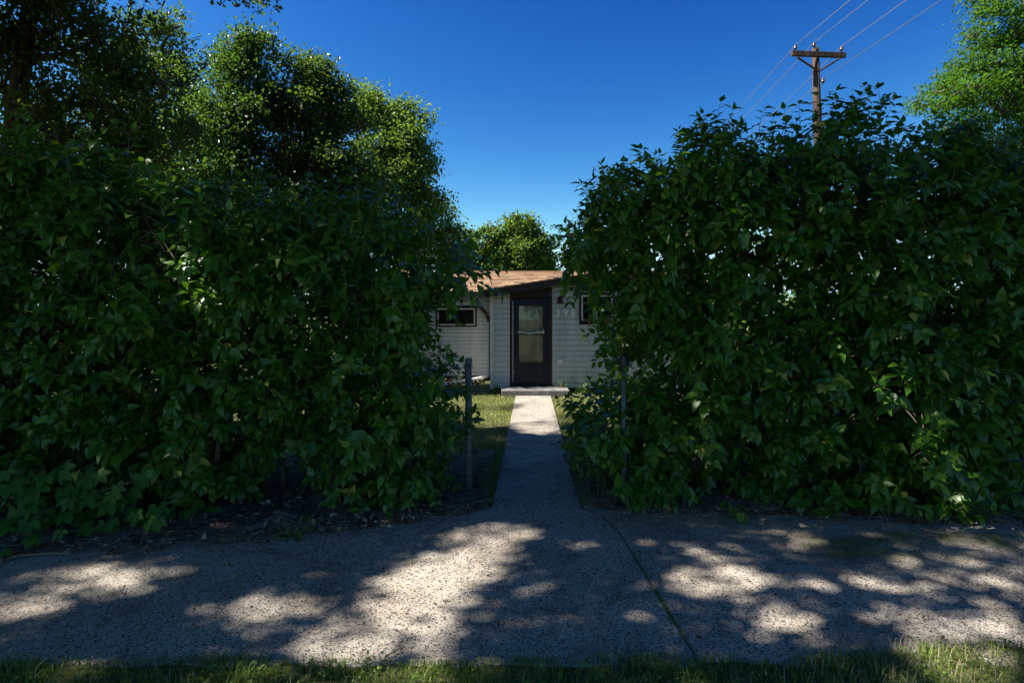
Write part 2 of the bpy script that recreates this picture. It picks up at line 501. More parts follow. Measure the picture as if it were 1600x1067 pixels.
def scatter(tmpl, P, a, n, Ls, wfac=None):
    V0, f0 = tmpl
    s, a, n = frames(a, n)
    wf = np.ones(len(P)) if wfac is None else wfac
    V = P[:, None] + Ls[:, None, None] * (V0[None, :, 0:1] * s[:, None] * wf[:, None, None] + V0[None, :, 1:2] * a[:, None] + V0[None, :, 2:3] * n[:, None])
    f = f0[None] + (np.arange(len(P)) * len(V0))[:, None, None]
    return V.reshape(-1, 3), f.reshape(-1, 3)


def scatter_multi(tmpls, P, a, n, Ls):
    ids = R.integers(0, len(tmpls), len(P))
    VV, FF, off = [], [], 0
    for k, t in enumerate(tmpls):
        m = ids == k
        if not m.any(): continue
        V, f = scatter(t, P[m], a[m], n[m], Ls[m])
        VV.append(V); FF.append(f + off); off += len(V)
    return np.vstack(VV), np.vstack(FF)


def shoots(O, D, length, nodes_=5, leafL=.115, out=None, tiny=.68, droop=.45):
    """leafy shoots: origins O, directions D; opposite pairs of leaves.  Returns leaf arrays and stem segments"""
    n = len(O)
    D = unit(D)
    P, A, Nn, Ls = [], [], [], []
    segs = []
    phase = R.random(n) * math.pi
    rv = unit(R.normal(size=(n, 3)))
    e1 = unit(np.cross(D, rv)); e2 = np.cross(D, e1)
    cur = O.copy(); d = D.copy()
    step = (length / nodes_)[:, None]
    for k in range(nodes_ + 1):
        t = k / nodes_
        ang = phase + k * math.pi / 2
        side = np.cos(ang)[:, None] * e1 + np.sin(ang)[:, None] * e2
        for sg in (-1, 1):
            a = .8 * sg * side + .55 * d + np.array([0, 0, -droop]) * (1 - .5 * t) * R.uniform(.4, 1.5, (n, 1)) + R.normal(0, .14, (n, 3))
            upv = np.array([0, 0, .85]) + (.5 * out if out is not None else 0) + .35 * d + R.normal(0, .22, (n, 3))
            P.append(cur + unit(a) * .02); A.append(a); Nn.append(upv)
            Ls.append(leafL * (1 - (1 - tiny) * t ** 1.5) * R.uniform(.55, 1.2, n))
        nx = cur + d * step
        segs.append((cur, nx))
        d = unit(d + np.array([0, 0, -.05]) + R.normal(0, .10, (n, 3)))
        cur = nx
    # a last leaf at the tip
    P.append(cur - d * step); A.append(d + R.normal(0, .2, (n, 3))); Nn.append(np.tile([0, 0, 1.0], (n, 1)) + R.normal(0, .3, (n, 3))); Ls.append(leafL * tiny * .8 * np.ones(n))
    return np.vstack(P), np.vstack(A), np.vstack(Nn), np.concatenate(Ls), segs[:-1]


def seg_tubes(A, B, ra, rb):
    """many three-sided twig segments at once"""
    D = unit(B - A)
    ref = np.where(np.abs(D[:, 2:3]) > .9, np.array([[1.0, 0, 0]]), np.array([[0, 0, 1.0]]))
    e1 = unit(np.cross(D, ref)); e2 = np.cross(D, e1)
    V = []
    for (Pp, r) in ((A, ra), (B, rb)):
        for k in range(3):
            t = k * 2 * math.pi / 3
            V.append(Pp + (np.cos(t) * e1 + np.sin(t) * e2) * np.reshape(r, (-1, 1)))
    V = np.stack(V, 1)
    f0 = np.array([(0, 1, 4), (0, 4, 3), (1, 2, 5), (1, 5, 4), (2, 0, 3), (2, 3, 5)])
    f = f0[None] + (np.arange(len(A)) * 6)[:, None, None]
    return V.reshape(-1, 3), f.reshape(-1, 3)


# ------------------------------------------------------------------ ground
nx, ny = 90, 90
gx = np.concatenate([np.linspace(-400, -14, 20), np.linspace(-13, 13, 60), np.linspace(14, 400, 20)])
gy = np.concatenate([np.linspace(-300, -3, 12), np.linspace(-2, 20, 56), np.linspace(21, 500, 20)])
XX, YY = np.meshgrid(gx, gy)
ZZ = -.045 + .012 * np.sin(XX * 1.7 + 1.3 * np.sin(YY * .9)) + .01 * np.cos(YY * 2.1 + XX)
V = np.stack([XX, YY, ZZ], -1).reshape(-1, 3)
n0, n1 = len(gy), len(gx)
ii, jj = np.meshgrid(np.arange(n0 - 1), np.arange(n1 - 1), indexing='ij')
q = (ii * n1 + jj).ravel()
mesh_np('ground', V, np.stack([q, q + 1, q + n1 + 1, q + n1], -1), MAT['turf'], smooth=True, kind='structure')


def sheet(name, xs, ys_lo, ys_hi, ny_, zf, mat, **k):
    """a ground sheet between two curves, height zf(X,Y,t)"""
    V = []
    for i, x in enumerate(xs):
        for t in np.linspace(0, 1, ny_):
            y = ys_lo[i] * (1 - t) + ys_hi[i] * t
            V.append((x, y, zf(x, y, t)))
    V = np.array(V); m = len(xs)
    ii, jj = np.meshgrid(np.arange(m - 1), np.arange(ny_ - 1), indexing='ij')
    q = (ii * ny_ + jj).ravel()
    return mesh_np(name, V, np.stack([q, q + ny_, q + ny_ + 1, q + 1], -1), mat, smooth=True, **k)


def wob(x, s=1.0, p=0.0):
    return (math.sin(x * 3.1 + p) * .5 + math.sin(x * 7.7 + 1.3 + p) * .3 + math.sin(x * 17.3 + .4 + p) * .2) * s


# sidewalk slabs
sidewalk = empty('sidewalk', (0, 4, 0), kind='structure')
def slab(poly, parent, z0=-.10, z1=0.0, name='slab'):
    n = len(poly)
    m = MB()
    V = [(x, y, z0) for x, y in poly] + [(x, y, z1 - .008) for x, y in poly]
    c = np.mean(poly, 0)
    ins = []
    for i in range(n):
        p = np.array(poly[i]); a = unit(np.array(poly[i - 1]) - p); b = unit(np.array(poly[(i + 1) % n]) - p)
        d = a + b
        if np.linalg.norm(d) < .2: d = np.array([-b[1], b[0]])
        d = unit(d)
        if d @ (c - p) < 0: d = -d
        ins.append(p + d * .012)
    V += [(x, y, z1) for x, y in ins]
    f4 = []
    for i in range(n):
        k = (i + 1) % n
        f4 += [(i, k, n + k, n + i), (n + i, n + k, 2 * n + k, 2 * n + i)]
    fs = np.array(f4)
    top = np.array([[2 * n + i for i in range(n)]])
    return mesh_np(name, V, [fs, top], MAT['concrete'], parent)


jx = lambda y: .95 - (y - 2.9) * .045        # the joint line
SY0, SY1 = 2.86, 5.06
slab([(-3.6, SY0), (jx(SY0) - .006, SY0), (jx(4.62) - .006, 4.62), (.80, 4.98), (.64, 5.22), (-.21, 5.22), (-.42, SY1), (-3.6, SY1)], sidewalk)
slab([(jx(SY0) + .012, SY0), (5.2, SY0), (5.2, 5.30), (.662, 5.30), (.66, 5.22), (.82, 4.98), (jx(4.62) + .014, 4.62)], sidewalk, z1=-.006)
mesh_np('joint_filler', [(jx(2.87) - .03, 2.87, -.011), (jx(2.87) + .04, 2.87, -.011), (jx(4.9) + .04, 4.9, -.011), (jx(4.9) - .03, 4.9, -.011)], np.array([(0, 1, 2, 3)]), MAT['joint'], sidewalk)
for x0 in (-8.6, 5.22):
    slab([(x0, SY0), (x0 + (4.98 if x0 < 0 else 3.4), SY0), (x0 + (4.98 if x0 < 0 else 3.4), SY1), (x0, SY1)], sidewalk, z1=-.004)
# path slabs up to the step
path = empty('path', (.2, 9, 0), kind='structure')
pl = lambda y: -.145 + (y - 6.35) * .0365
pr = lambda y: .675 + (y - 6.35) * .031
ys = [5.23, 6.55, 8.02, 9.5, 11.0, 12.68]
for a, b_ in zip(ys[:-1], ys[1:]):
    slab([(pl(a), a), (pr(a), a), (pr(b_ - .012), b_ - .012), (pl(b_ - .012), b_ - .012)], path, z1=random.uniform(-.006, .0))

# soil beds under the hedges (lapping over the sidewalk edge)
def bedz(x, y, t):
    e = min(1, t * 9)
    return -.02 + e * (.035 + .02 * math.sin(x * 5 + y * 3) + .012 * math.sin(x * 13 - y * 9))
xs = np.linspace(-7.5, -.22, 110)
def left_edge(x):
    px = [-7.5, -3.7, -2.3, -1.6, -1.0, -.6, -.3, -.2]
    return float(np.interp(x, px, [3.95, 4.12, 4.42, 4.52, 4.78, 4.98, 5.18, 5.3])) + wob(x, .06)
soil_l = sheet('soil_bed', xs, [left_edge(x) for x in xs], [7.4] * len(xs), 26, bedz, MAT['soil'], kind='structure')
xs2 = np.linspace(.64, 8.5, 110)
def right_edge(x):
    return float(np.interp(x, [.6, .9, 1.3, 2.3, 3.5, 4.6, 8], [5.3, 5.14, 5.02, 4.98, 4.86, 4.75, 4.7])) + wob(x, .05, 2)
soil_r = sheet('soil_bed', xs2, [right_edge(x) for x in xs2], [7.2] * len(xs2), 26, bedz, MAT['soil'], kind='structure')

# ------------------------------------------------------------------ the house
house = empty('house', (.9, 14.8, 0), label='low white clapboard house with brown trim, dark front door and tan shingle roof', cat='house')
PW = 13.5                                     # porch front wall
LWY = 16.2                                    # recessed left wall
zr = lambda x: 2.35 + .155 * (x + .67) if x < 2.5 else 2.35 + .155 * (3.17 - (x - 2.5))
PX0, PX1 = -.52, 5.3

def board(x0, x1, yf, z0, ex, top=None, parent=house):
    """one clapboard: bottom edge proud"""
    za = zb = z0 + ex
    if top is not None:
        za, zb = min(za, top(x0)), min(zb, top(x1))
        if max(za, zb) - z0 < .015: return
        za, zb = max(za, z0 + .004), max(zb, z0 + .004)
    m = MB()
    g = .009  # gap shows the near-black wall behind as a painted shadow line
    m.hexa([(x0, yf - .022, z0 + g), (x1, yf - .022, z0 + g), (x1, yf, z0 + g), (x0, yf, z0 + g),
            (x0, yf - .003, za), (x1, yf - .003, zb), (x1, yf, zb), (x0, yf, za)])
    m.build('siding_board', MAT['siding'], parent)

# wall bodies, near-black to put the boards' shadow lines into colour
m = MB(); m.box(PX0 + .01, -.06, PW, PW + .12, .02, 2.2); m.box(.97, PX1 - .01, PW, PW + .12, .02, 2.42); m.build('wall', MAT['shadepaint'], house)
MB().box(PX0 + .02, PX0 + .12, PW + .122, LWY - .002, .02, 2.2).build('side_wall', MAT['siding'], house)
MB().box(PX1 - .12, PX1 - .02, PW + .122, LWY, .02, 2.2).build('side_wall', MAT['siding'], house)
m = MB(); m.box(-4.7, PX0 - .002, LWY, LWY + .12, .02, 2.36); m.box(-4.7, -4.58, LWY + .122, 18.9, .02, 2.36); m.box(-4.7, 5.6, 18.902, 19.0, .02, 2.36); m.box(5.48, 5.6, LWY, 18.9, .02, 2.36)
m.box(PX0, 5.478, LWY + .002, LWY + .12, .02, 2.36)
m.build('wall', MAT['shadepaint'], house)
MB().box(-.05, .96, PW + .13, PW + .16, .03, 2.5).build('door_backing', MAT['shadepaint'], house)  # dark panel added behind the door: blocks stray daylight, stands for unlit interior
top = lambda x: zr(x) - .10
WX0, WX1, WZ0, WZ1 = 1.64, 2.38, 1.66, 2.26
SX0, SX1, SZ0, SZ1 = 2.54, 3.25, .88, 2.12
z = .06; ex = .1255
while z < 2.7:
    board(PX0 + .09, -.062, PW, z, ex, top)
    segs = [(.975, PX1 - .09)]
    for (a, b_, c, d) in ((WX0 - .05, WX1 + .05, WZ0 - .05, WZ1 + .05), (SX0 - .05, SX1 + .05, SZ0 - .05, SZ1 + .05)):
        if z + ex > c + .03 and z < d - .03:
            segs = [s for x0, x1 in segs for s in (((x0, a), (b_, x1)) if x0 < a and b_ < x1 else ((x0, x1),))]
    for x0, x1 in segs: board(x0, x1, PW, z, ex, top)
    z += ex
z = .07; ex2 = .111
LX0, LX1, LZ0, LZ1 = -2.13, -1.04, 1.50, 2.0
while z < 2.3:
    if z + ex2 > LZ0 + .03 and z < LZ1 - .03:
        board(-4.68, LX0 - .04, LWY, z, ex2, lambda x: 2.34); board(LX1 + .04, PX0 - .06, LWY, z, ex2, lambda x: 2.34)
    else:
        board(-4.68, PX0 - .06, LWY, z, ex2, lambda x: 2.34)
    z += ex2
# trims
bevel(MB().box(PX0, PX0 + .088, PW - .03, PW + .07, .04, 2.24).build('corner_trim', MAT['trimwhite'], house), .004)
bevel(MB().box(PX1 - .088, PX1, PW - .03, PW + .07, .04, 2.24).build('corner_trim', MAT['trimwhite'], house), .004)
MB().box(.955, .974, PW - .028, PW - .001, .15, 2.46).build('edge_trim', MAT['trimwhite'], house)
MB().box(-.064, -.054, PW - .028, PW - .001, .10, 2.28).build('edge_trim', MAT['trimwhite'], house)
# porch roof: rake fascia + sheet + underside
def rake(xa, xb, parent, name='fascia', y0=13.10, y1=13.14, h=.17):
    MB().hexa([(xa, y0, zr(xa) - h), (xb, y0, zr(xb) - h), (xb, y1, zr(xb) - h), (xa, y1, zr(xa) - h),
               (xa, y0, zr(xa)), (xb, y0, zr(xb)), (xb, y1, zr(xb)), (xa, y1, zr(xa))]).build(name, MAT['brown'], parent)
rake(-.70, 2.5, house); rake(2.501, 5.7, house)
m = MB()
for xa, xb in ((-.72, 2.5), (2.5, 5.72)):
    m.hexa([(xa, 13.08, zr(xa) + .004), (xb, 13.08, zr(xb) + .004), (xb, 16.9, zr(xb) + .004), (xa, 15.9, zr(xa) + .004),
            (xa, 13.08, zr(xa) + .03), (xb, 13.08, zr(xb) + .03), (xb, 16.9, zr(xb) + .03), (xa, 15.9, zr(xa) + .03)])
m.build('porch_roof', MAT['roofdeck'], house)
m = MB()
for xa, xb in ((-.69, 2.499), (2.501, 5.69)):
    h0, h1 = .12, .09
    m.hexa([(xa, 13.142, zr(xa) - h0), (xb, 13.142, zr(xb) - h0), (xb, 15.5, zr(xb) - h0), (xa, 15.5, zr(xa) - h0),
            (xa, 13.142, zr(xa) - h1), (xb, 13.142, zr(xb) - h1), (xb, 15.5, zr(xb) - h1), (xa, 15.5, zr(xa) - h1)])
m.build('soffit', MAT['brown'], house)
# door surround
DX0, DX1, DZ0, DZ1 = .035, .865, .165, 2.185
m = MB()
m.box(-.053, DX0 - .004, PW - .03, PW + .12, .10, DZ1 + .02); m.box(DX1 + .004, .954, PW - .03, PW + .12, .10, DZ1 + .02); m.box(DX0 - .003, DX1 + .003, PW - .03, PW + .12, .10, DZ0 - .004)
m.build('door_frame', MAT['brown'], house)
MB().hexa([(-.053, PW - .028, DZ1 + .022), (.954, PW - .028, DZ1 + .022), (.954, PW + .1, DZ1 + .022), (-.053, PW + .1, DZ1 + .022),
           (-.053, PW - .028, zr(-.05) - .122), (.954, PW - .028, zr(.95) - .122), (.954, PW + .1, zr(.95) - .122), (-.053, PW + .1, zr(-.05) - .122)]).build('gable_panel', MAT['brown'], house)
sd = empty('storm_door', (DX0, PW, DZ0)); sd.parent = house; sd.location = Vector((DX0, PW, DZ0)) - house.location
y0, y1 = PW - .026, PW + .006
m = MB(); s_ = .115
m.box(DX0, DX0 + s_, y0, y1, DZ0, DZ1); m.box(DX1 - s_, DX1, y0, y1, DZ0, DZ1)
m.box(DX0 + s_ + .001, DX1 - s_ - .001, y0 + .001, y1, DZ1 - .16, DZ1 - .001); m.box(DX0 + s_ + .001, DX1 - s_ - .001, y0 + .001, y1, DZ0 + .001, DZ0 + .47)
bevel(m.build('stile_and_rail', MAT['navy'], sd), .004)
GX0, GX1, GZ0, GZ1 = DX0 + s_ + .002, DX1 - s_ - .002, DZ0 + .472, DZ1 - .162
MB().box(GX0 + .06, GX1 - .06, y0 - .006, y0 - .001, DZ0 + .08, DZ0 + .40).build('kick_panel', MAT['navy'], sd)
mid = 1.365
for a, b_ in ((GZ0, mid - .03), (mid + .03, GZ1)):
    MB().box(GX0, GX1, y0 + .012, y0 + .015, a, b_).build('glass_pane', MAT['glass'], sd)
    m = MB(); e = .016
    m.box(GX0, GX0 + e, y0 + .003, y0 + .011, a, b_); m.box(GX1 - e, GX1, y0 + .003, y0 + .011, a, b_)
    m.box(GX0 + e, GX1 - e, y0 + .003, y0 + .011, a, a + e); m.box(GX0 + e, GX1 - e, y0 + .003, y0 + .011, b_ - e, b_); m.build('pane_frame', MAT['black'], sd)
MB().box(GX0, GX1, y0 + .002, y0 + .018, mid - .029, mid + .029).build('mid_rail', MAT['steel'], sd)
tt = np.linspace(0, 1, 14)
P = np.stack([GX0 - .02 + tt * (GX1 - GX0 + .04), np.full(14, y0 - .02) + R.normal(0, .004, 14), mid + .02 + .012 * np.sin(tt * 9) + R.normal(0, .006, 14)], -1)
MB().tube(P, .022 + R.uniform(-.006, .010, 14), 7).build('torn_film', MAT['tape'], sd, smooth=True)
MB().tube([(GX1 - .02, y0 - .02, mid + .01), (GX1 - .012, y0 - .02, mid + .11)], [.02, .012], 7).build('torn_film', MAT['tape'], sd, smooth=True)
MB().tube([(DX1 - .05, y0 - .002, 1.12), (DX1 - .05, y0 - .045, 1.13), (DX1 - .05, y0 - .045, 1.24), (DX1 - .05, y0 - .002, 1.25)], .009, 8).build('handle', MAT['black'], sd, smooth=True)
for z in (.45, 1.1, 1.75):
    MB().box(DX0 - .014, DX0 + .012, y0 - .006, y0 - .001, z - .05, z + .05).build('hinge', MAT['steel'], sd)
MB().box(DX0 - .02, DX0 - .008, PW - .036, PW - .031, .2, 2.12).build('weather_strip', MAT['plastic'], sd)
idr = empty('inner_door', (.45, PW + .08, .17)); idr.parent = house; idr.location = Vector((.45, PW + .08, .17)) - house.location
MB().box(DX0 + .01, DX1 - .01, PW + .07, PW + .11, .17, 2.18).build('door_leaf', MAT['beige'], idr)
MB().tube([(.445, PW + .069, 1.72), (.445, PW + .062, 1.72)], .012, 10).build('peephole', MAT['black'], idr)
MB().box(.53, .60, PW + .064, PW + .069, 1.09, 1.12).build('letter_plate', MAT['steel'], idr)
# windows
def window(x0, x1, z0, z1, yw, outer, inner, wd=.05, mull=None):
    wi = empty('window', ((x0 + x1) / 2, yw, z0)); wi.parent = house; wi.location = Vector(((x0 + x1) / 2, yw, z0)) - house.location
    def rim(a, b, c, d, t, ya, yb, mat, nm):
        m = MB(); m.box(a, b, ya, yb, d - t, d); m.box(a, b, ya, yb, c, c + t); m.box(a, a + t, ya + .001, yb, c + t, d - t); m.box(b - t, b, ya + .001, yb, c + t, d - t)
        return m.build(nm, mat, wi)
    bevel(rim(x0 - wd, x1 + wd, z0 - wd, z1 + wd, wd, yw - .035, yw + .02, outer, 'frame'), .003)
    rim(x0 + .001, x1 - .001, z0 + .001, z1 - .001, .035, yw - .025, yw + .02, inner, 'sash')
    MB().box(x0 + .036, x1 - .036, yw - .012, yw - .009, z0 + .036, z1 - .036).build('pane', MAT['glass'], wi)
    MB().box(x0 + .036, x1 - .036, yw - .0035, yw + .004, z0 + .036, z1 - .036).build('backing', MAT['shadepaint'], wi)
    if mull:
        MB().box(mull, mull + .035, yw - .024, yw - .013, z0 + .036, z1 - .036).build('mullion', inner, wi)
    return wi
window(LX0 + .01, LX1 - .01, LZ0 + .01, LZ1 - .01, LWY - .018, MAT['brown'], MAT['trimwhite'])
wk = window(WX0, WX1, WZ0, WZ1, PW - .018, MAT['brown'], MAT['trimwhite'], mull=1.98)
window(SX0, SX1, SZ0, SZ1, PW - .018, MAT['brown'], MAT['navy'], mull=2.88)
m = MB().box(WX0 + .10, WX1 + .03, PW - .20, PW - .056, WZ0 - .005, WZ0 + .03); bevel(m.build('shelf', MAT['wood'], house), .004)
for x in (1.80, 2.2):
    MB().hexa([(x, PW - .17, WZ0 - .03), (x + .03, PW - .17, WZ0 - .03), (x + .03, PW - .058, WZ0 - .14), (x, PW - .058, WZ0 - .14),
               (x, PW - .17, WZ0 - .007), (x + .03, PW - .17, WZ0 - .007), (x + .03, PW - .058, WZ0 - .007), (x, PW - .058, WZ0 - .007)]).build('shelf_bracket', MAT['wood'], house)
MB().box(1.92, 2.03, PW - .036, PW - .0175, 1.50, 1.60).build('vent_cover', MAT['curtain'], house)
# main roof
RY0, RY1, RZ0, RSL = 15.62, 17.6, 2.43, .345
rf = empty('roof', (0, 17, 2.4)); rf.parent = house; rf.location = Vector((0, 17, 2.4)) - house.location
rz = lambda y: RZ0 + (y - RY0) * RSL if y <= RY1 else RZ0 + (RY1 - RY0) * RSL - (y - RY1) * RSL
m = MB()
for (a, b_) in ((RY0, RY1), (RY1, 19.3)):
    m.hexa([(-5, a, rz(a) - .06), (5.9, a, rz(a) - .06), (5.9, b_, rz(b_) - .06), (-5, b_, rz(b_) - .06), (-5, a, rz(a)), (5.9, a, rz(a)), (5.9, b_, rz(b_)), (-5, b_, rz(b_))])
m.build('roof_deck', MAT['roofdeck'], rf)
MB().box(-5.02, -.74, RY0 - .035, RY0 - .002, RZ0 - .15, RZ0 + .005).build('fascia', MAT['brown'], house)
MB().box(-4.99, -.75, RY0, LWY - .02, RZ0 - .085, RZ0 - .07).build('soffit', MAT['brown'], house)
MB().tube([(-5.02, RY1, rz(RY1) + .015), (5.92, RY1, rz(RY1) + .015)], .035, 8).build('ridge_cap', MAT['shingle'], rf)
EXS = .145
rows = int((RY1 - RY0) / math.cos(math.atan(RSL)) / EXS * 1.0) + 1
sh_mesh = []
def shingle_mesh(wd, ln, th):
    # hinged on the slope: local x across, y up the slope, thickness th at the lower edge
    me = bpy.data.meshes.new('shingle')
    V = [(0, 0, .002), (wd, 0, .002), (wd, ln, .001), (0, ln, .001), (0, 0, th), (wd, 0, th), (wd, ln, .004), (0, ln, .004)]
    me.from_pydata(V, [], [(0, 3, 2, 1), (4, 5, 6, 7), (0, 1, 5, 4), (1, 2, 6, 5), (2, 3, 7, 6), (3, 0, 4, 7)])
    me.materials.append(MAT['shingle'])
    return me
for k in range(6):
    sh_mesh.append(shingle_mesh([.30, .26, .34, .30, .22, .30][k], EXS + .03, [.014, .022, .018, .026, .016, .020][k]))
rot = Matrix.Rotation(math.atan(RSL), 4, 'X')
rest = MB()
cs, sn = math.cos(math.atan(RSL)), math.sin(math.atan(RSL))
nsh = 0
for r_ in range(rows):
    d = r_ * EXS
    if d + EXS > (RY1 - RY0) / cs: break
    x = -5.0 + (r_ % 2) * .15
    while x < 5.75:
        k = random.randrange(6)
        me = sh_mesh[k]
        wd = [.30, .26, .34, .30, .22, .30][k]
        y, z = RY0 + d * cs, RZ0 + d * sn + .001 + random.uniform(0, .003)
        if -2.35 < x < 1.25 and nsh < 299:
            o = bpy.data.objects.new('shingle', me); COL.objects.link(o); o.parent = rf
            o.matrix_local = Matrix.Translation(Vector((x, y, z)) - Vector((0, 17, 2.4))) @ rot
            nsh += 1
        else:
            V = np.array([v.co[:] for v in me.vertices])
            V = np.stack([V[:, 0], V[:, 1] * cs - V[:, 2] * sn, V[:, 1] * sn + V[:, 2] * cs], -1) + (x, y, z)
            rest.hexa(V)
        x += wd + .006
rest.build('shingle_course', MAT['shingle'], rf, kind='stuff')
# fixtures on the front
def lathe(prof, n=14):
    m = MB(); P = []
    for r_, z in prof:
        for j in range(n):
            t = j / n * 2 * math.pi
            P.append((r_ * math.cos(t), r_ * math.sin(t), z))
    f = [(i * n + j, i * n + (j + 1) % n, (i + 1) * n + (j + 1) % n, (i + 1) * n + j) for i in range(len(prof) - 1) for j in range(n)]
    m.add(P, f4=f)
    return m
lm = empty('wall_lamp', (1.13, PW - .02, 2.16)); lm.parent = house; lm.location = Vector((1.13, PW - .02, 2.16)) - house.location
lathe([(.0, .10), (.03, .095), (.05, .06), (.055, .0), (.065, -.05), (.095, -.095), (.088, -.098), (.0, -.07)]).build('lamp_shade', MAT['lampbrown'], lm, smooth=True, loc=(1.14, PW - .12, 2.15))
MB().box(1.075, 1.185, PW - .04, PW - .017, 2.10, 2.22).build('back_plate', MAT['lampbrown'], lm)
MB().tube([(1.13, PW - .04, 2.2), (1.13, PW - .10, 2.24), (1.14, PW - .12, 2.23)], .012, 6).build('lamp_arm', MAT['lampbrown'], lm)
MB().box(1.07, 1.20, PW - .062, PW - .017, .66, .75).build('outlet_box', MAT['plastic'], house)
MB().box(1.10, 1.17, PW - .072, PW - .063, .67, .74).build('outlet_cover', MAT['plastic'], house)
MB().tube([(-.43, PW - .02, 1.86), (-.43, PW - .07, 1.855), (-.43, PW - .075, 1.88)], .012, 7).build('hook', MAT['plastic'], house)
for k, (ch, x) in enumerate((('3', 1.03), ('9', 1.205), ('6', 1.385))):
    cu = bpy.data.curves.new('t', 'FONT'); cu.body = ch; cu.size = .225; cu.extrude = .008; cu.offset = 0.0; cu.bevel_depth = .006
    to = bpy.data.objects.new('t', cu); COL.objects.link(to)
    me = bpy.data.meshes.new_from_object(to.evaluated_get(bpy.context.evaluated_depsgraph_get()))
    bpy.data.objects.remove(to)
    me.materials.clear(); me.materials.append(MAT['numeral'])
    o = obj_of('house_number', me, house, loc=(x, PW - .05, 1.775)); o.rotation_euler = (math.pi / 2, 0, 0)
    o['label'] = 'raised pale metal numeral %s' % ch

# gutter elbow and dark downspout in the corner
dsx, dsy = PX0 - .075, 16.05
ds = empty('downspout', (dsx, dsy, 0), label='dark brown downspout in the corner left of the front porch', cat='downspout')
m = MB(); P = np.vstack([bez((-.98, RY0 - .07, 2.27), (-.94, 15.8, 2.05), (-.72, 16.02, 1.85), 7), [(-.64, dsy, 1.62)]])
m.tube(P, .05, 8); m.build('elbow', MAT['brown'], ds, smooth=True)
MB().box(dsx - .035, dsx + .055, dsy, dsy + .08, .10, 1.62).build('pipe', MAT['brown'], ds)
P = np.vstack([bez(G(764, 590) + (0, 0, .05), G(748, 596) + (0, 0, .05), G(655, 609) + (0, 0, .05), 12)])
dx = MB().tube(P, .05, 10).build('downspout_extension', MAT['plastic'], smooth=True)
tag(dx, 'white plastic drain pipe lying on the ground left of the porch', 'drain pipe')

# concrete step
st = bevel(MB().box(-.24, 1.29, 12.72, PW - .032, -.05, .105).build('concrete_step', MAT['step']), .012, 3)
tag(st, 'worn grey concrete step below the front door', 'step')
can = empty('red_can', (1.17, 13.33, 0), label='small red can on the ground beside the step', cat='can')
lathe([(.0, 0), (.036, 0), (.038, .004), (.038, .148), (.034, .153), (.0, .152)]).build('can_body', MAT['red'], can, smooth=True, loc=(1.17, 13.33, .0))
lathe([(.0, .150), (.033, .150), (.035, .158), (.03, .16), (.0, .156)]).build('can_lid', MAT['steel'], can, loc=(1.17, 13.33, .004))

# ------------------------------------------------------------------ fence posts
def post(x, y, h, r, label, collar=False, lean=(0, 0)):
    e = empty('fence_post', (x, y, 0), label=label, cat='fence post')
    MB().tube([(x, y, -.05), (x + lean[0], y + lean[1], h)], r, 16).build('pipe', MAT['steel'], e, smooth=True)
    tx, ty = x + lean[0], y + lean[1]
    if collar:
        lathe([(r + .016, -.13), (r + .018, -.12), (r + .018, -.02), (r + .008, .01), (.02, .03), (.0, .032)], 16).build('post_cap', MAT['black'], e, smooth=True, loc=(tx, ty, h))
        MB().box(tx + r, tx + r + .05, ty - .012, ty + .012, h - .1, h - .05).build('bracket', MAT['steel'], e)
    else:
        lathe([(r + .003, -.03), (r + .003, 0), (r * .8, .012), (.0, .016)], 16).build('post_cap', MAT['steel'], e, smooth=True, loc=(tx, ty, h))
    return e
post(G(733, 772)[0] + .0, 5.62, 1.33, .034, 'grey galvanised fence post at the right edge of the left hedge', lean=(-.008, 0))
post((975 - 800) / F * 5.3, 5.3, 1.38, .026, 'grey steel gate post with a dark cap, half hidden in the right hedge', collar=True)

# ------------------------------------------------------------------ utility pole and wires
PY = 21.5
pb = (1283 - 800) / F * PY
ptx = (1274 - 800) / F * PY
up = empty('utility_pole', (pb, PY, 0), label='brown wooden power pole with crossarm above the right hedge', cat='utility pole')
ptop = W(1274, 76, PY)[2]
MB().tube(np.linspace((pb + .12, PY, -.2), (ptx, PY, ptop), 6), np.linspace(.20, .125, 6), 12).build('pole', MAT['pole'], up, smooth=True)
A, B = W(1237, 84, PY - .2), W(1321, 87, PY - .2)
m = MB(); hz = .095
m.hexa([A + (0, -.06, -hz), B + (0, -.06, -hz), B + (0, .06, -hz), A + (0, .06, -hz), A + (0, -.06, hz), B + (0, -.06, hz), B + (0, .06, hz), A + (0, .06, hz)])
bevel(m.build('crossarm', MAT['pole'], up), .012)
c = W(1279, 112, PY - .17)
for p_ in (W(1246, 90, PY - .27), W(1312, 92, PY - .27)):
    MB().tube([p_, c], .038, 6).build('brace', MAT['pole'], up)
ins = [W(1243, 75, PY - .2), W(1272, 71, PY - .2), W(1315, 77, PY - .2), W(1286, 127, PY - .2)]
for k, p_ in enumerate(ins):
    lathe([(.0, .10), (.05, .09), (.06, .05), (.045, .03), (.075, .0), (.07, -.03), (.03, -.05), (.02, -.13), (0, -.13)], 12).build('insulator', MAT['porcelain'], up, smooth=True, loc=tuple(p_))
wl = ['leftmost power line running to the left end of the crossarm', 'power line running over the top of the pole', 'power line running to the right end of the crossarm', 'lowest power line tied to the side of the pole']
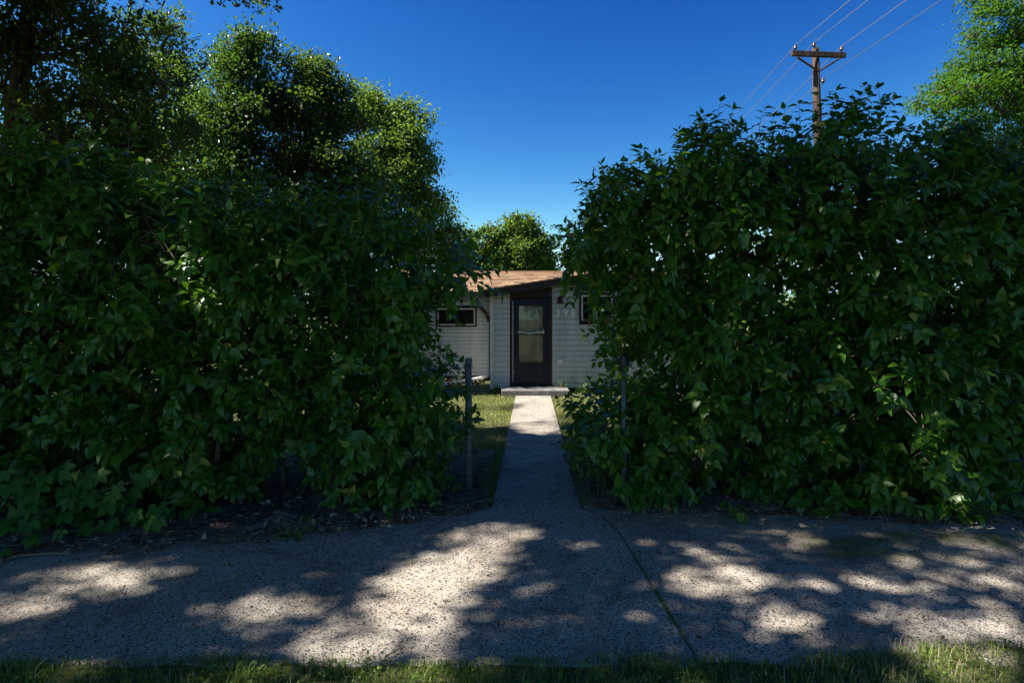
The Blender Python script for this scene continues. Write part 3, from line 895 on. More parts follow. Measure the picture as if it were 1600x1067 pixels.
for k, p_ in enumerate(ins):
    V = []
    top_ = p_ + (0, 0, .10)
    for s_ in np.linspace(0, 1, 24):
        L_ = 34 * s_
        V.append(top_ + np.array([.04 * L_ + (.000 * L_ * (k)), -L_, -4 * .30 * s_ * (1 - s_)]))
    V = V[::-1]
    for s_ in np.linspace(0, 1, 24)[1:]:
        L_ = 52 * s_
        V.append(top_ + np.array([-.04 * L_, L_, -4 * 1.9 * s_ * (1 - s_)]))
    o = MB().tube(np.array(V), .013, 5).build('power_line', MAT['wire'])
    tag(o, wl[k], 'power line', 'power lines over the right hedge')

# ------------------------------------------------------------------ lilac hedges
def inpoly(P, poly):
    x, y = P[:, 0], P[:, 1]
    ins_ = np.zeros(len(P), bool)
    n = len(poly)
    for i in range(n):
        x1, y1 = poly[i]; x2, y2 = poly[(i + 1) % n]
        c = ((y1 > y) != (y2 > y)) & (x < (x2 - x1) * (y - y1) / (y2 - y1 + 1e-9) + x1)
        ins_ ^= c
    return ins_


def edge_dist(P, poly):
    d = np.full(len(P), 1e9)
    n = len(poly)
    for i in range(n):
        a = np.array(poly[i]); b = np.array(poly[(i + 1) % n]); ab = b - a
        t = np.clip(((P - a) @ ab) / (ab @ ab), 0, 1)
        d = np.minimum(d, np.linalg.norm(P - (a + t[:, None] * ab), axis=1))
    return d


def hedge(poly_px, Yo, yfront, base, label, extra=(), holes=(), nst=26, seed=3, depth=1.5):
    poly = [tuple(W(x, y, Yo)[[0, 2]]) for x, y in poly_px]
    pa = np.array(poly)
    O, D, Ln, OUT = [], [], [], []
    sp = .36
    lumps = []
    for layer, (dy, dens) in enumerate(((.22, 13), (.62, 9), (1.05, 9), (depth, 9))):
        xs = np.arange(pa[:, 0].min(), pa[:, 0].max(), sp); zs = np.arange(pa[:, 1].min(), pa[:, 1].max(), sp)
        gx_, gz_ = np.meshgrid(xs, zs)
        Q = np.stack([gx_.ravel(), gz_.ravel()], -1) + R.uniform(-.16, .16, (gx_.size, 2))
        Q = Q[inpoly(Q, poly)]
        ed = edge_dist(Q, poly)
        Q = Q[ed > .10]; ed = ed[ed > .10]
        for (x, z), e in zip(Q, ed):
            hole = any(((x - hx) / hr) ** 2 + ((z - hz_) / (hr * hv)) ** 2 < 1 for hx, hz_, hr, hv in holes)
            nn = dens
            if hole:
                if layer == 0: continue
                nn = dens // 2
            # rounded section: top and sides fall back
            zt = 3.4
            back = .30 * max(0, 1 - e / .8) ** 1.5
            y = yfront(x, z) + dy + back + R.uniform(-.16, .16)
            r_ = min(R.uniform(.26, .42), e + .08)
            c = np.array([x, y, z])
            k = int(nn * R.choice([.5, .7, 1.0, 1.3, 1.6]))
            dirs = unit(R.normal(size=(k, 3)) + np.array([0, -.75 if layer < 2 else .3, .30]))
            O.append(c + dirs * r_ * R.uniform(.25, .75, (k, 1)))
            D.append(unit(dirs * 1.0 + np.array([0, -.15, .35]) + R.normal(0, .25, (k, 3))))
            Ln.append(np.minimum(R.uniform(.16, .34, k), e + .16)); OUT.append(dirs)
            if layer == 0 or (layer == 1 and R.random() < .4): lumps.append(c)
    # leaders standing out along the top edge
    n = len(poly)
    for i in range(n):
        a = np.array(poly[i]); b = np.array(poly[(i + 1) % n])
        mid_ = (a + b) / 2
        if not (mid_[1] > 2.2): continue
        L_ = np.linalg.norm(b - a)
        for t in np.arange(.05, 1, .17 / max(L_, .2)):
            p_ = a + (b - a) * t
            if R.random() < .75:
                y = yfront(p_[0], p_[1]) + R.uniform(.3, .9)
                O.append(np.array([[p_[0], y, p_[1] - R.uniform(.05, .22)]])); D.append(unit(np.array([[R.normal(0, .25), R.normal(-.1, .2), 1.0]])))
                Ln.append(np.array([R.uniform(.12, .24)])); OUT.append(np.array([[0, -.3, .4]]))
    for (px, py, Y, dx_, dz_, ln_) in extra:
        o_ = W(px, py, Y)
        O.append(o_[None]); D.append(unit(np.array([[dx_, -.25, dz_]]))); Ln.append(np.array([ln_])); OUT.append(np.array([[0, -.4, .3]]))
    O, D, Ln, OUT = np.vstack(O), np.vstack(D), np.concatenate(Ln), np.vstack(OUT)
    P, A, Nn, Ls, segs = shoots(O, D, Ln, 5, .128, OUT, droop=.62)
    keep = ~sunlit(P, .03) & (P[:, 2] > .03)
    P, A, Nn, Ls = P[keep], A[keep], Nn[keep], Ls[keep]
    h = empty('lilac_hedge', base, label=label, cat='hedge', group='lilac hedges either side of the path')
    # the leaves that show largest become separate objects
    s, a, n_ = frames(A, Nn)
    px = 800 + P[:, 0] / P[:, 1] * F; py = 495 - (P[:, 2] - CZ) / P[:, 1] * F
    view = unit(np.array([0, 0, CZ]) - P)
    yf = np.array([yfront(x, z) for x, z in zip(P[:, 0], P[:, 2])])
    score = Ls / P[:, 1] * (.3 + np.abs((n_ * view).sum(1))) * np.where((px > 5) & (px < 1595) & (py > 5) & (py < 1060) & (P[:, 1] < yf + .12), 1, 0)
    best = np.argsort(-score)[:299]
    mask = np.zeros(len(P), bool); mask[best] = True
    big = []
    for k, t in enumerate(LT):
        me = bpy.data.meshes.new('leaf'); me.from_pydata([tuple(v) for v in t[0]], [], [tuple(int(i) for i in f) for f in t[1]])
        me.polygons.foreach_set('use_smooth', np.ones(len(t[1]), bool)); me.materials.append(MAT['hedge']); big.append(me)
    bl = np.array(base)
    for i in best:
        o = bpy.data.objects.new('leaf', big[int(R.integers(0, len(big)))])
        COL.objects.link(o); o.parent = h
        Mx = Matrix.Identity(4)
        for r_ in range(3):
            Mx[r_][0], Mx[r_][1], Mx[r_][2], Mx[r_][3] = s[i][r_] * Ls[i], a[i][r_] * Ls[i], n_[i][r_] * Ls[i], P[i][r_] - bl[r_]
        o.matrix_local = Mx
    fr_ = ~mask & (P[:, 1] < yf + .33); bk = ~mask & ~fr_
    V, f = scatter_multi(LT, P[fr_], A[fr_], Nn[fr_], Ls[fr_])
    V2, f2 = scatter(LEAF_FAR, P[bk], A[bk], Nn[bk], Ls[bk])
    f = np.vstack([f, f2 + len(V)]); V = np.vstack([V, V2])
    mesh_np('foliage', V, f, MAT['hedge'], h, smooth=True, kind='stuff')
    # twigs
    VA = np.vstack([x for x, y in segs]); VB = np.vstack([y for x, y in segs])
    ra = np.concatenate([np.full(len(O), .0045 * (1 - k / 7)) for k in range(len(segs))])
    V, f = seg_tubes(VA, VB, ra, ra * .85)
    mesh_np('twig', V, f, MAT['stem'], h, kind='stuff')
    # main stems fan up from the ground into the lumps
    for k in range(nst):
        c = lumps[int(R.integers(0, len(lumps)))]
        bx = c[0] + R.normal(0, .28); bx = min(max(bx, pa[:, 0].min() + .35), pa[:, 0].max())
        lowx = [p_[0] for p_ in poly if p_[1] < .6]
        bx = min(max(bx, min(lowx) + .2), max(lowx) - .2)
        by = yfront(bx, .2) + R.uniform(.45, .95)
        b0 = np.array([bx, by, .0]); mid_ = np.array([bx + R.normal(0, .12), by - .1, c[2] * .55])
        P_ = bez(b0, mid_, c + (0, .1, 0), 9) + R.normal(0, .008, (9, 3))
        r0 = R.uniform(.011, .022)
        m = MB().tube(P_, np.linspace(r0, r0 * .35, 9), 7)
        for q_ in range(2):
            i0 = int(R.integers(3, 8)); e_ = P_[i0] + np.array([R.normal(0, .22), R.uniform(-.30, .05), R.uniform(.15, .4)])
            m.tube(bez(P_[i0], (P_[i0] + e_) / 2 + (0, 0, -.05), e_, 5), np.linspace(r0 * .5, .003, 5), 5)
        m.build('stem', MAT['stem'], h, smooth=True)
    return h, len(P)


RP = [(888, 425), (890, 388), (900, 350), (920, 310), (952, 275), (995, 250), (1045, 236), (1090, 222), (1118, 185), (1170, 192), (1205, 205), (1260, 182), (1310, 176), (1362, 160), (1392, 182),
      (1415, 225), (1450, 228), (1500, 212), (1560, 220), (1600, 215), (1720, 210), (1800, 220), (1800, 812), (1560, 812), (1300, 806), (1000, 794), (928, 778), (906, 712), (914, 672),
      (948, 646), (975, 615), (985, 575), (988, 545), (972, 505), (945, 474), (920, 460)]
yfr = lambda x, z: 5.02 - .10 * math.sin(x * 2.3) - .15 * min(1, max(0, (z - .5) / 1.2)) + .12 * max(0, z - 2.2) - .05 * x * .6
ex_r = [(915, 430, 5.3, -.35, -.75, .28), (930, 455, 5.35, -.3, -.9, .26), (945, 490, 5.4, -.2, -1, .28), (968, 560, 5.4, -.9, .1, .26), (965, 530, 5.4, -.8, -.3, .24), (975, 590, 5.4, -.8, -.3, .22),
        (1118, 215, 5.3, -.1, 1, .32), (1108, 225, 5.2, -.1, 1, .28), (1130, 220, 5.2, .1, 1, .28), (1185, 215, 5.2, .0, 1, .26), (1200, 222, 5.2, .1, 1, .22), (1280, 200, 5.3, .1, 1, .3), (1368, 200, 5.1, .1, 1, .34), (1355, 205, 5.1, -.05, 1, .30), (1380, 205, 5.1, .15, 1, .28), (1395, 240, 5.1, .35, 1, .26), (1330, 205, 5.2, -.1, 1, .28),
        (1250, 200, 5.2, -.15, 1, .22), (888, 410, 5.2, -.5, .8, .24), (925, 320, 5.3, -.3, 1, .18), (1445, 720, 4.95, .9, .1, .34), (1460, 730, 4.85, 1, -.3, .34), (1420, 700, 4.9, .5, .2, .3), (1380, 735, 4.9, -.4, -.3, .3),
        (1495, 800, 4.85, .2, .5, .22), (1500, 805, 4.85, .6, .35, .22), (1485, 800, 4.85, -.4, .5, .2), (1130, 780, 4.95, .5, -.4, .25), (925, 680, 5.3, -.3, .7, .2)]
ex_r += [(W_, H_, 5.1, sx_, 1, .3) for W_, H_, sx_ in ((1450, 255, -.1), (1500, 240, .1), (1550, 245, 0), (1590, 220, .1), (1225, 225, 0))]
hr, nr = hedge(RP, 5.3, yfr, (3.0, 5.6, 0), 'dense tall lilac hedge filling the right side, beyond the fence post with dark cap', ex_r,
               holes=[((1235 - 800) / F * 5.2, 1.85, .42, .8), ((1060 - 800) / F * 5.2, 2.05, .22, 1), ((1330 - 800) / F * 5.2, .95, .3, .6), ((1050 - 800) / F * 5.2, 1.2, .2, 1.3), ((1450 - 800) / F * 5.2, 1.9, .3, 1)])

LP = [(-260, 200), (-100, 205), (0, 222), (60, 232), (130, 220), (200, 240), (240, 292), (300, 285), (400, 292), (480, 275), (520, 300), (600, 318), (645, 335), (690, 362), (728, 390), (760, 412),
      (776, 440), (728, 462), (668, 474), (655, 515), (660, 555), (688, 595), (720, 640), (716, 700), (700, 765), (620, 796), (480, 790), (330, 785), (200, 800), (100, 825), (0, 850), (-260, 870)]
yfl = lambda x, z: 4.98 + .10 * math.sin(x * 2.9 + 1) - .12 * min(1, max(0, (z - .5) / 1.2)) + .15 * max(0, z - 2.2) + .10 * min(0, x + 1.5)
ex_l = [(250, 440, 4.75, -.5, .3, .3), (300, 470, 4.7, 0, 1, .36), (330, 460, 4.7, .4, .8, .3), (350, 470, 4.7, .8, .3, .3), (290, 520, 4.75, -.4, .2, .3), (340, 530, 4.75, .3, -.2, .3),
        (540, 470, 4.8, .1, .8, .3), (580, 460, 4.8, .5, .4, .28), (668, 560, 5.3, .8, .3, .26), (690, 610, 5.3, .9, .1, .26), (735, 420, 5.3, .5, .2, .3), (745, 440, 5.3, .6, -.3, .28), (720, 440, 5.3, .5, -.6, .26), (730, 400, 5.3, .4, .5, .28), (700, 450, 5.3, .3, -.8, .24), (750, 425, 5.4, .6, .1, .24), (715, 415, 5.2, .2, .6, .28), (600, 740, 4.9, .2, -.9, .3), (640, 660, 4.95, .2, .6, .25),
        (60, 350, 4.6, -.1, 1, .3), (150, 230, 4.9, .3, 1, .3), (720, 680, 5.5, .3, 1, .2), (730, 665, 5.55, .5, .8, .2)]
ex_l += [(a_, b_, 5.0, s_, 1, .28) for a_, b_, s_ in ((60, 240, 0), (130, 235, .1), (200, 250, .1), (480, 290, .1), (300, 300, -.2), (400, 305, .1), (560, 312, 0), (620, 330, .2))]
hl, nl = hedge(LP, 5.2, yfl, (-3.0, 5.6, 0), 'overgrown lilac hedge filling the left side with dry leaves beneath', ex_l,
               holes=[((430 - 800) / F * 5, 1.55, .25, 1), ((200 - 800) / F * 4.9, 1.2, .3, .8), ((150 - 800) / F * 4.9, .55, .35, .5), ((470 - 800) / F * 5, 1.95, .25, .6), ((420 - 800) / F * 5, .35, .5, .35)])
print('hedge leaves', nr, nl)


# ------------------------------------------------------------------ trees
def tree(name, label, base, lumps, leafmat_, nleaf, leafL, trunk_r=.16, fork=.35, cat='tree', group=None, flat=.75, sub_r=.30, per=26, droop=.3, stems=1, cull=False, spread=1.0, twigs=True, limbs_max=14, trunk_top=None, solid=False, limb_f=.38, satellites=True):
    base = np.array(base, float)
    e = empty(name, tuple(base), label=label, cat=cat, group=group)
    main_n = len(lumps)
    lumps = list(lumps)
    for c_, r_ in lumps[:main_n]:
        for q_ in range(3 if satellites else 0):
            v = unit(R.normal(size=3) + np.array([0, 0, .55]))
            lumps.append((c_ + v * r_ * R.uniform(.85, 1.2), r_ * R.uniform(.22, .42)))
    C = np.array([l[0] for l in lumps]); Rr = np.array([l[1] for l in lumps])
    top_ = C[:, 2].max()
    cen = C.mean(0)
    trunks = []
    for s_ in range(stems):
        tt_ = trunk_top[s_] if trunk_top else (cen + np.array([R.normal(0, .3), R.normal(0, .3), (top_ - cen[2]) * .6]))
        tt_ = np.array(tt_, float)
        b0 = base + np.array([R.normal(0, .05) + .12 * s_, 0, -.1])
        mid_ = (b0 + tt_) / 2 + np.array([(b0[0] - tt_[0]) * .15, 0, 0])
        P = bez(b0, mid_, tt_, 12) + R.normal(0, .03, (12, 3)) * np.linspace(0, 1, 12)[:, None]
        MB().tube(P, np.linspace(trunk_r, trunk_r * .25, 12), 10).build('trunk', MAT['bark'], e, smooth=True)
        trunks.append(P)
    allP = np.vstack([t[4:] for t in trunks])
    # limbs
    order = np.argsort(-Rr)[:limbs_max]
    for i in order:
        d = np.linalg.norm(allP - (C[i] - (0, 0, Rr[i] * .8)), axis=1) + np.maximum(0, allP[:, 2] - C[i][2]) * 3
        p0 = allP[d.argmin()]
        P = bez(p0, (p0 + C[i]) / 2 + (0, 0, -.1 * np.linalg.norm(C[i] - p0)), C[i], 8) + R.normal(0, .03, (8, 3)) * np.linspace(0, 1, 8)[:, None]
        if cull is True and sunlit(P[1:], 0.0).mean() > .10: continue
        MB().tube(P, np.linspace(trunk_r * limb_f, trunk_r * limb_f * .26, 8), 7).build('limb', MAT['bark'], e, smooth=True)
    # sub clusters
    vol = Rr ** 2.3
    ncl = max(1, nleaf // per)
    pick = R.choice(len(C), ncl, p=vol / vol.sum())
    dirs = unit(R.normal(size=(ncl, 3)))
    rad = R.random(ncl) ** (1 / 2.2) * np.where(R.random(ncl) < .18, 1.28, .95)
    S = C[pick] + dirs * (rad * Rr[pick])[:, None] * np.array([spread, spread, flat])
    if not solid:                   # open some gaps through the crown
        g_ = np.sin(S[:, 0] * 2.3 + 1.1 * np.sin(S[:, 2] * 1.9)) * np.sin(S[:, 1] * 1.7 + .5) * np.sin(S[:, 2] * 2.1 + 1.3 * np.sin(S[:, 0] * 1.3))
        S = S[g_ > -.38 + R.normal(0, .1, len(S))]
    S = S[S[:, 2] > .3]
    if cull: S = S[~sunlit(S, .0, cull == 'path')]
    n = len(S)
    k = R.integers(int(per * .5), int(per * 1.5), n)
    idx = np.repeat(np.arange(n), k)
    P = S[idx] + R.normal(0, 1, (len(idx), 3)) * sub_r * np.array([.62, .62, .42])
    out = unit(P - C[pick[0]] * 0 - cen)
    A = R.normal(size=P.shape) + out * .4 + np.array([0, 0, -droop])
    Nn = np.array([0, 0, 1.0]) + R.normal(0, .55, P.shape)
    if cull:
        kp = ~sunlit(P, .05, cull == 'path')
        P, A, Nn, idx = P[kp], A[kp], Nn[kp], idx[kp]
        pass
    Ls = leafL * R.uniform(.7, 1.25, len(P))
    V, f = scatter(DIAM, P, A, Nn, Ls)
    mesh_np('crown', V, f, leafmat_, e, smooth=False, kind='stuff')
    if twigs:
        S = S[np.unique(idx)]; n = len(S)
        near = C[np.argmin(np.linalg.norm(S[:, None] - C[None], axis=2), axis=1)]
        a_ = near + (S - near) * .15 + R.normal(0, .05, S.shape)
        mid_ = (a_ + S) / 2 + R.normal(0, .08, S.shape)
        Va, fa = seg_tubes(np.vstack([a_, mid_]), np.vstack([mid_, S]), np.concatenate([np.full(n, .016), np.full(n, .009)]) * leafL / .09, np.concatenate([np.full(n, .009), np.full(n, .004)]) * leafL / .09)
        mesh_np('twig', Va, fa, MAT['bark'], e, kind='stuff')
    return e, len(P)


def Lp(*a):
    """lumps given by where they stand in the photo: px, py, depth, radius in px"""
    return [(W(px, py, Y), rp / F * Y) for px, py, Y, rp in a]


cnt = {}
# 1 the dark tree at the upper left
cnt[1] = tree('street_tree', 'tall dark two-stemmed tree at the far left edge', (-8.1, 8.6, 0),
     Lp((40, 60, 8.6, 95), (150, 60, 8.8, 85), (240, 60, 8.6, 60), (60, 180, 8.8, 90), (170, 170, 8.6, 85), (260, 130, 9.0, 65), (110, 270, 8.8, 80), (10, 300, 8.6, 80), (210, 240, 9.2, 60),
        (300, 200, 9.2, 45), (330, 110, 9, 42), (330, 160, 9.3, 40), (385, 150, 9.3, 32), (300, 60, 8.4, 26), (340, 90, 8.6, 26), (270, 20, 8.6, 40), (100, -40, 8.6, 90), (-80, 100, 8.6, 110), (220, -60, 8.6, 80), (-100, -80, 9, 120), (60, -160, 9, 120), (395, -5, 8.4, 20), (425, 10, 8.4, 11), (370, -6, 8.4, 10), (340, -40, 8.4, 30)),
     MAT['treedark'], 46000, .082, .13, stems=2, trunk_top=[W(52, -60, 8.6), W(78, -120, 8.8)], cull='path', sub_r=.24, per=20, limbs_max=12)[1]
# 2..6 trees beyond the hedge and house
cnt[2] = tree('shade_tree', 'bright green leafy tree with its narrow top beside the dark crown', W(400, 500, 13) * (1, 1, 0),
     Lp((395, 60, 13, 32), (380, 100, 13.2, 42), (420, 130, 13.2, 40), (360, 160, 13.2, 60), (330, 220, 12.8, 60), (400, 200, 13.2, 55), (300, 280, 12.8, 60), (370, 280, 12.8, 60), (430, 180, 13.4, 32), (240, 330, 12.8, 60), (310, 340, 12.8, 55), (400, 350, 12.8, 60), (200, 290, 12.8, 50)),
     MAT['tree'], 44000, .085, .11, cull=True, sub_r=.24)[1]
cnt[3] = tree('shade_tree', 'dark green tree with a rounded top in the middle of the left trees', W(470, 500, 13.6) * (1, 1, 0),
     Lp((480, 120, 13.6, 38), (515, 150, 13.6, 42), (450, 160, 13.6, 36), (480, 190, 13.6, 60), (530, 190, 13.6, 34), (450, 250, 13.6, 60), (520, 250, 13.6, 58), (480, 310, 13.6, 65), (560, 290, 13.6, 45), (420, 330, 13.6, 55), (540, 350, 13.6, 55)),
     MAT['treedark'], 42000, .085, .12, cull=True, sub_r=.24, solid=True)[1]
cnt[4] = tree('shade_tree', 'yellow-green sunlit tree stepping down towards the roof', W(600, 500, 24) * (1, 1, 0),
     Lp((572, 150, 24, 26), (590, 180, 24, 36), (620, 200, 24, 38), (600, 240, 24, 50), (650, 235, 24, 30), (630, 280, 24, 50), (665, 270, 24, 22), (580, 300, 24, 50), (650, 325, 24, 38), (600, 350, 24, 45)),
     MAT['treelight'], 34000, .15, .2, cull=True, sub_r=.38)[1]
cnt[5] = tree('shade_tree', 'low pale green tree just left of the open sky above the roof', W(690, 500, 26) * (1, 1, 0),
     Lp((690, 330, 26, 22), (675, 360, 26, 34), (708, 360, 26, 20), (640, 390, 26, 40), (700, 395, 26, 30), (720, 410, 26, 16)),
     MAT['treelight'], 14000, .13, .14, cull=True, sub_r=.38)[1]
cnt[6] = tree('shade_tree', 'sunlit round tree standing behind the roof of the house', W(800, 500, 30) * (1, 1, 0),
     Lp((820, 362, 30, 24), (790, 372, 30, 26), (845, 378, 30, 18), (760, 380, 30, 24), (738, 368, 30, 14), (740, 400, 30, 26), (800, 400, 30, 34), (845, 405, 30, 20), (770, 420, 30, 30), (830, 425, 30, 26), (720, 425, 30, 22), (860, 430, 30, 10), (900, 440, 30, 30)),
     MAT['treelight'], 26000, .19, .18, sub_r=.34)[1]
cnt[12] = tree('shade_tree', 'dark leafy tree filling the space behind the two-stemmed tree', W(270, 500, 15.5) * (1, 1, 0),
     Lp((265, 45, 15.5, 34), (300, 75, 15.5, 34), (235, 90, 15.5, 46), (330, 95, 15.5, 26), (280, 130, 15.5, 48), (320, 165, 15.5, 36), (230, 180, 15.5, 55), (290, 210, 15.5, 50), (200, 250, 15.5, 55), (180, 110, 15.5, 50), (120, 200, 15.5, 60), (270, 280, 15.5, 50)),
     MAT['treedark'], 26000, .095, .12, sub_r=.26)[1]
# 7 locust on the right
loc_l = []
for px, py, rp in ((1560, 15, 40), (1600, -20, 60), (1585, 60, 50), (1530, 60, 14), (1520, 75, 20), (1550, 100, 44), (1620, 110, 70), (1500, 110, 24), (1480, 130, 30), (1520, 140, 42), (1455, 145, 20), (1440, 165, 20), (1480, 165, 32), (1560, 165, 50),
                   (1620, 190, 60), (1520, 190, 40), (1570, 225, 50), (1640, 260, 70), (1560, 270, 40), (1700, 100, 100), (1700, 230, 100), (1700, -30, 90), (1600, 320, 60), (1700, 350, 90)):
    loc_l.append((W(px, py, 13.5 + R.uniform(-.6, .8)), rp / F * 13.5))
cnt[7] = tree('locust_tree', 'bright green feathery tree at the upper right edge', (12.6, 14.2, 0), loc_l, MAT['locust'], 80000, .075, .2, sub_r=.22, flat=.40, per=24, droop=.6, limbs_max=14, trunk_top=[(12.6, 13.8, 6.5)])[1]
# 8 street trees whose crowns hang over the walk
sl_ = []
for k in range(260):
    x = R.uniform(-13.5, 3.4); y = R.uniform(-.8, 8.6)
    zmin = 1.75 + .58 * y + 1.45
    if x < -9: zmin = max(5.2, zmin - .5)
    z = max(6.2, zmin) + R.uniform(0, 2.4)
    sl_.append((np.array([x, y, z]), R.uniform(.8, 1.15)))
for k in range(34):
    sl_.append((np.array([R.uniform(-15.0, -8.0), R.uniform(1.8, 6.8), R.uniform(7.4, 9.6)]), R.uniform(.9, 1.2)))
A1 = [l for l in sl_ if l[0][0] > -7.0]; A2 = [l for l in sl_ if l[0][0] <= -7.0]
cnt[8] = tree('street_tree', 'large spreading street tree overhead whose crown dapples the sidewalk with shade', (-6.0, .2, 0), A1, MAT['treedark'], 100000, .13, .24, cull=True, flat=.7, sub_r=.40, per=22, limbs_max=22, solid=True, trunk_top=[(-4.6, 1.0, 7.6)], limb_f=.15, satellites=False)[1]
cnt[9] = tree('street_tree', 'second spreading street tree further along the kerb beyond the left edge', (-11.5, .4, 0), A2, MAT['treedark'], 105000, .13, .22, cull=True, flat=.7, sub_r=.40, per=22, limbs_max=16, solid=True, trunk_top=[(-10.6, 1.4, 7.8)], limb_f=.15, satellites=False)[1]
# sunlit shrubs in the yard behind the hedges
cnt[10] = tree('garden_shrub', 'sunlit yellow-green shrub glimpsed through gaps in the right hedge', (4.8, 11, 0), [(np.array([4.2, 11, .8]), .8), (np.array([5.4, 11.3, 1.2]), 1.0), (np.array([4.7, 11.2, 1.9]), .8), (np.array([6.8, 11.5, 1.0]), .9)], MAT['treelight'], 9000, .08, .05, cat='shrub', sub_r=.2, limbs_max=4)[1]
cnt[11] = tree('garden_shrub', 'green shrub at the house wall behind the left hedge', (-4.6, 13, 0), [(np.array([-4.6, 13, .8]), .9), (np.array([-5.8, 13.2, 1.3]), 1.2), (np.array([-7.4, 13, 1.2]), 1.3), (np.array([-9.4, 12.6, 1.4]), 1.4)], MAT['tree'], 14000, .08, .05, cat='shrub', sub_r=.2, limbs_max=4)[1]
# far wooded belt that closes the view behind everything
nb = 2600
bx = R.uniform(-75, 75, nb); by = 48 + 6 * np.sin(bx * .07) + R.uniform(-2.5, 2.5, nb)
bh = 5.0 + 2.6 * (np.abs(bx) > 7) + 1.2 * np.sin(bx * .31) + .8 * np.sin(bx * .83 + 1)
bz = R.random(nb) ** .8 * bh
idx = np.repeat(np.arange(nb), 12)
Pb = np.stack([bx, by, bz], -1)[idx] + R.normal(0, .55, (len(idx), 3)) * (1, 1, .7)
V, f = scatter(DIAM, Pb, R.normal(size=Pb.shape), np.array([0, 0, 1.0]) + R.normal(0, .6, Pb.shape), R.uniform(.35, .6, len(idx)))
mesh_np('treeline', V, f, MAT['tree'], kind='stuff', label='distant wooded belt closing the view behind the yard')
print('tree leaves', cnt)

# ------------------------------------------------------------------ small plants
def mini(name, label, base, O, D, Ln, leafL, mat, nodes_=4, tiny=.5, cat='plant', droop=.3, group=None, wide=1.0):
    e = empty(name, tuple(base), label=label, cat=cat, group=group)
    O = np.array(O, float); D = np.array(D, float)
    P, A, Nn, Ls, segs = shoots(O, D, np.array(Ln, float), nodes_, leafL, None, tiny, droop)
    me_ = []
    for k, t in enumerate(LT[:2]):
        me = bpy.data.meshes.new('leaf'); me.from_pydata([(v[0] * wide, v[1], v[2]) for v in t[0]], [], [tuple(int(i) for i in f) for f in t[1]])
        me.polygons.foreach_set('use_smooth', np.ones(len(t[1]), bool)); me.materials.append(mat); me_.append(me)
    s, a, n_ = frames(A, Nn)
    if len(P) <= 130:
        for i in range(len(P)):
            o = bpy.data.objects.new('leaf', me_[i % 2]); COL.objects.link(o); o.parent = e
            Mx = Matrix.Identity(4)
            for r_ in range(3):
                Mx[r_][0], Mx[r_][1], Mx[r_][2], Mx[r_][3] = s[i][r_] * Ls[i], a[i][r_] * Ls[i], n_[i][r_] * Ls[i], P[i][r_] - base[r_]
            o.matrix_local = Mx
    else:
        T = [(t[0] * (wide, 1, 1), t[1]) for t in LT[:2]]
        V, f = scatter_multi(T, P, A, Nn, Ls); mesh_np('foliage', V, f, mat, e, smooth=True, kind='stuff')
    VA = np.vstack([x for x, y in segs]); VB = np.vstack([y for x, y in segs])
    V, f = seg_tubes(VA, VB, np.full(len(VA), .003), np.full(len(VA), .0025))
    mesh_np('stem', V, f, MAT['stem'], e, kind='stuff')
    return e

b = G(455, 842)
mini('seedling', 'small green seedling at the sidewalk edge below the left hedge', b, [b + (0, .02, .01), b + (.02, 0, .01), b + (-.02, 0, .01)], [(.9, 0, .75), (.4, -.2, 1), (-.5, -.2, .8)], [.26, .16, .12], .07, MAT['sprout'], 5)
b = G(1500, 812)
mini('seedling', 'pale green seedling at the foot of the right hedge near the right edge', b, [b, b + (.03, 0, 0), b + (-.03, 0, 0)], [(.5, -.1, .8), (-.3, -.1, 1), (.9, -.1, .5)], [.24, .26, .2], .10, MAT['sprout'], 4)
# narrow-leaved shrub at the path corner of the right hedge
b = np.array([.80, 5.75, 0])
O, D, Ln = [], [], []
for k in range(46):
    p0 = b + (R.uniform(-.16, .34), R.uniform(-.35, .25), R.uniform(.0, .40))
    O.append(p0); D.append((R.normal(-.15, .3), R.normal(-.15, .3), 1)); Ln.append(R.uniform(.2, .38))
mini('privet_shrub', 'small-leaved bright green shrub where the right hedge meets the path', b, O, D, Ln, .05, MAT['sprout'], 7, .6, cat='shrub', wide=.8)
# weeds by the house wall
for k, (px, py, Y, h_, lb) in enumerate(((883, 598, 13.3, .38, 'leafy weed growing against the wall right of the step'), (940, 596, 13.25, .42, 'thin tall weed below the shelf window'),
                                          (920, 597, 13.3, .5, 'wispy weed between the leafy weed and the right hedge'), (778, 598, 13.2, .22, 'low weed at the white corner post of the porch'), (715, 588, 15.6, .2, 'small green plant in the leaf bed left of the downspout'))):
    b = W(px, 495, Y); b[2] = 0
    O = [b + (R.normal(0, .06), R.normal(0, .04), 0) for _ in range(5)]; D = [(R.normal(0, .3), R.normal(0, .2), 1) for _ in range(5)]
    mini('weed', lb, b, O, D, [h_ * R.uniform(.6, 1) for _ in range(5)], .075, MAT['sprout'], 5, .6, group='weeds along the house')

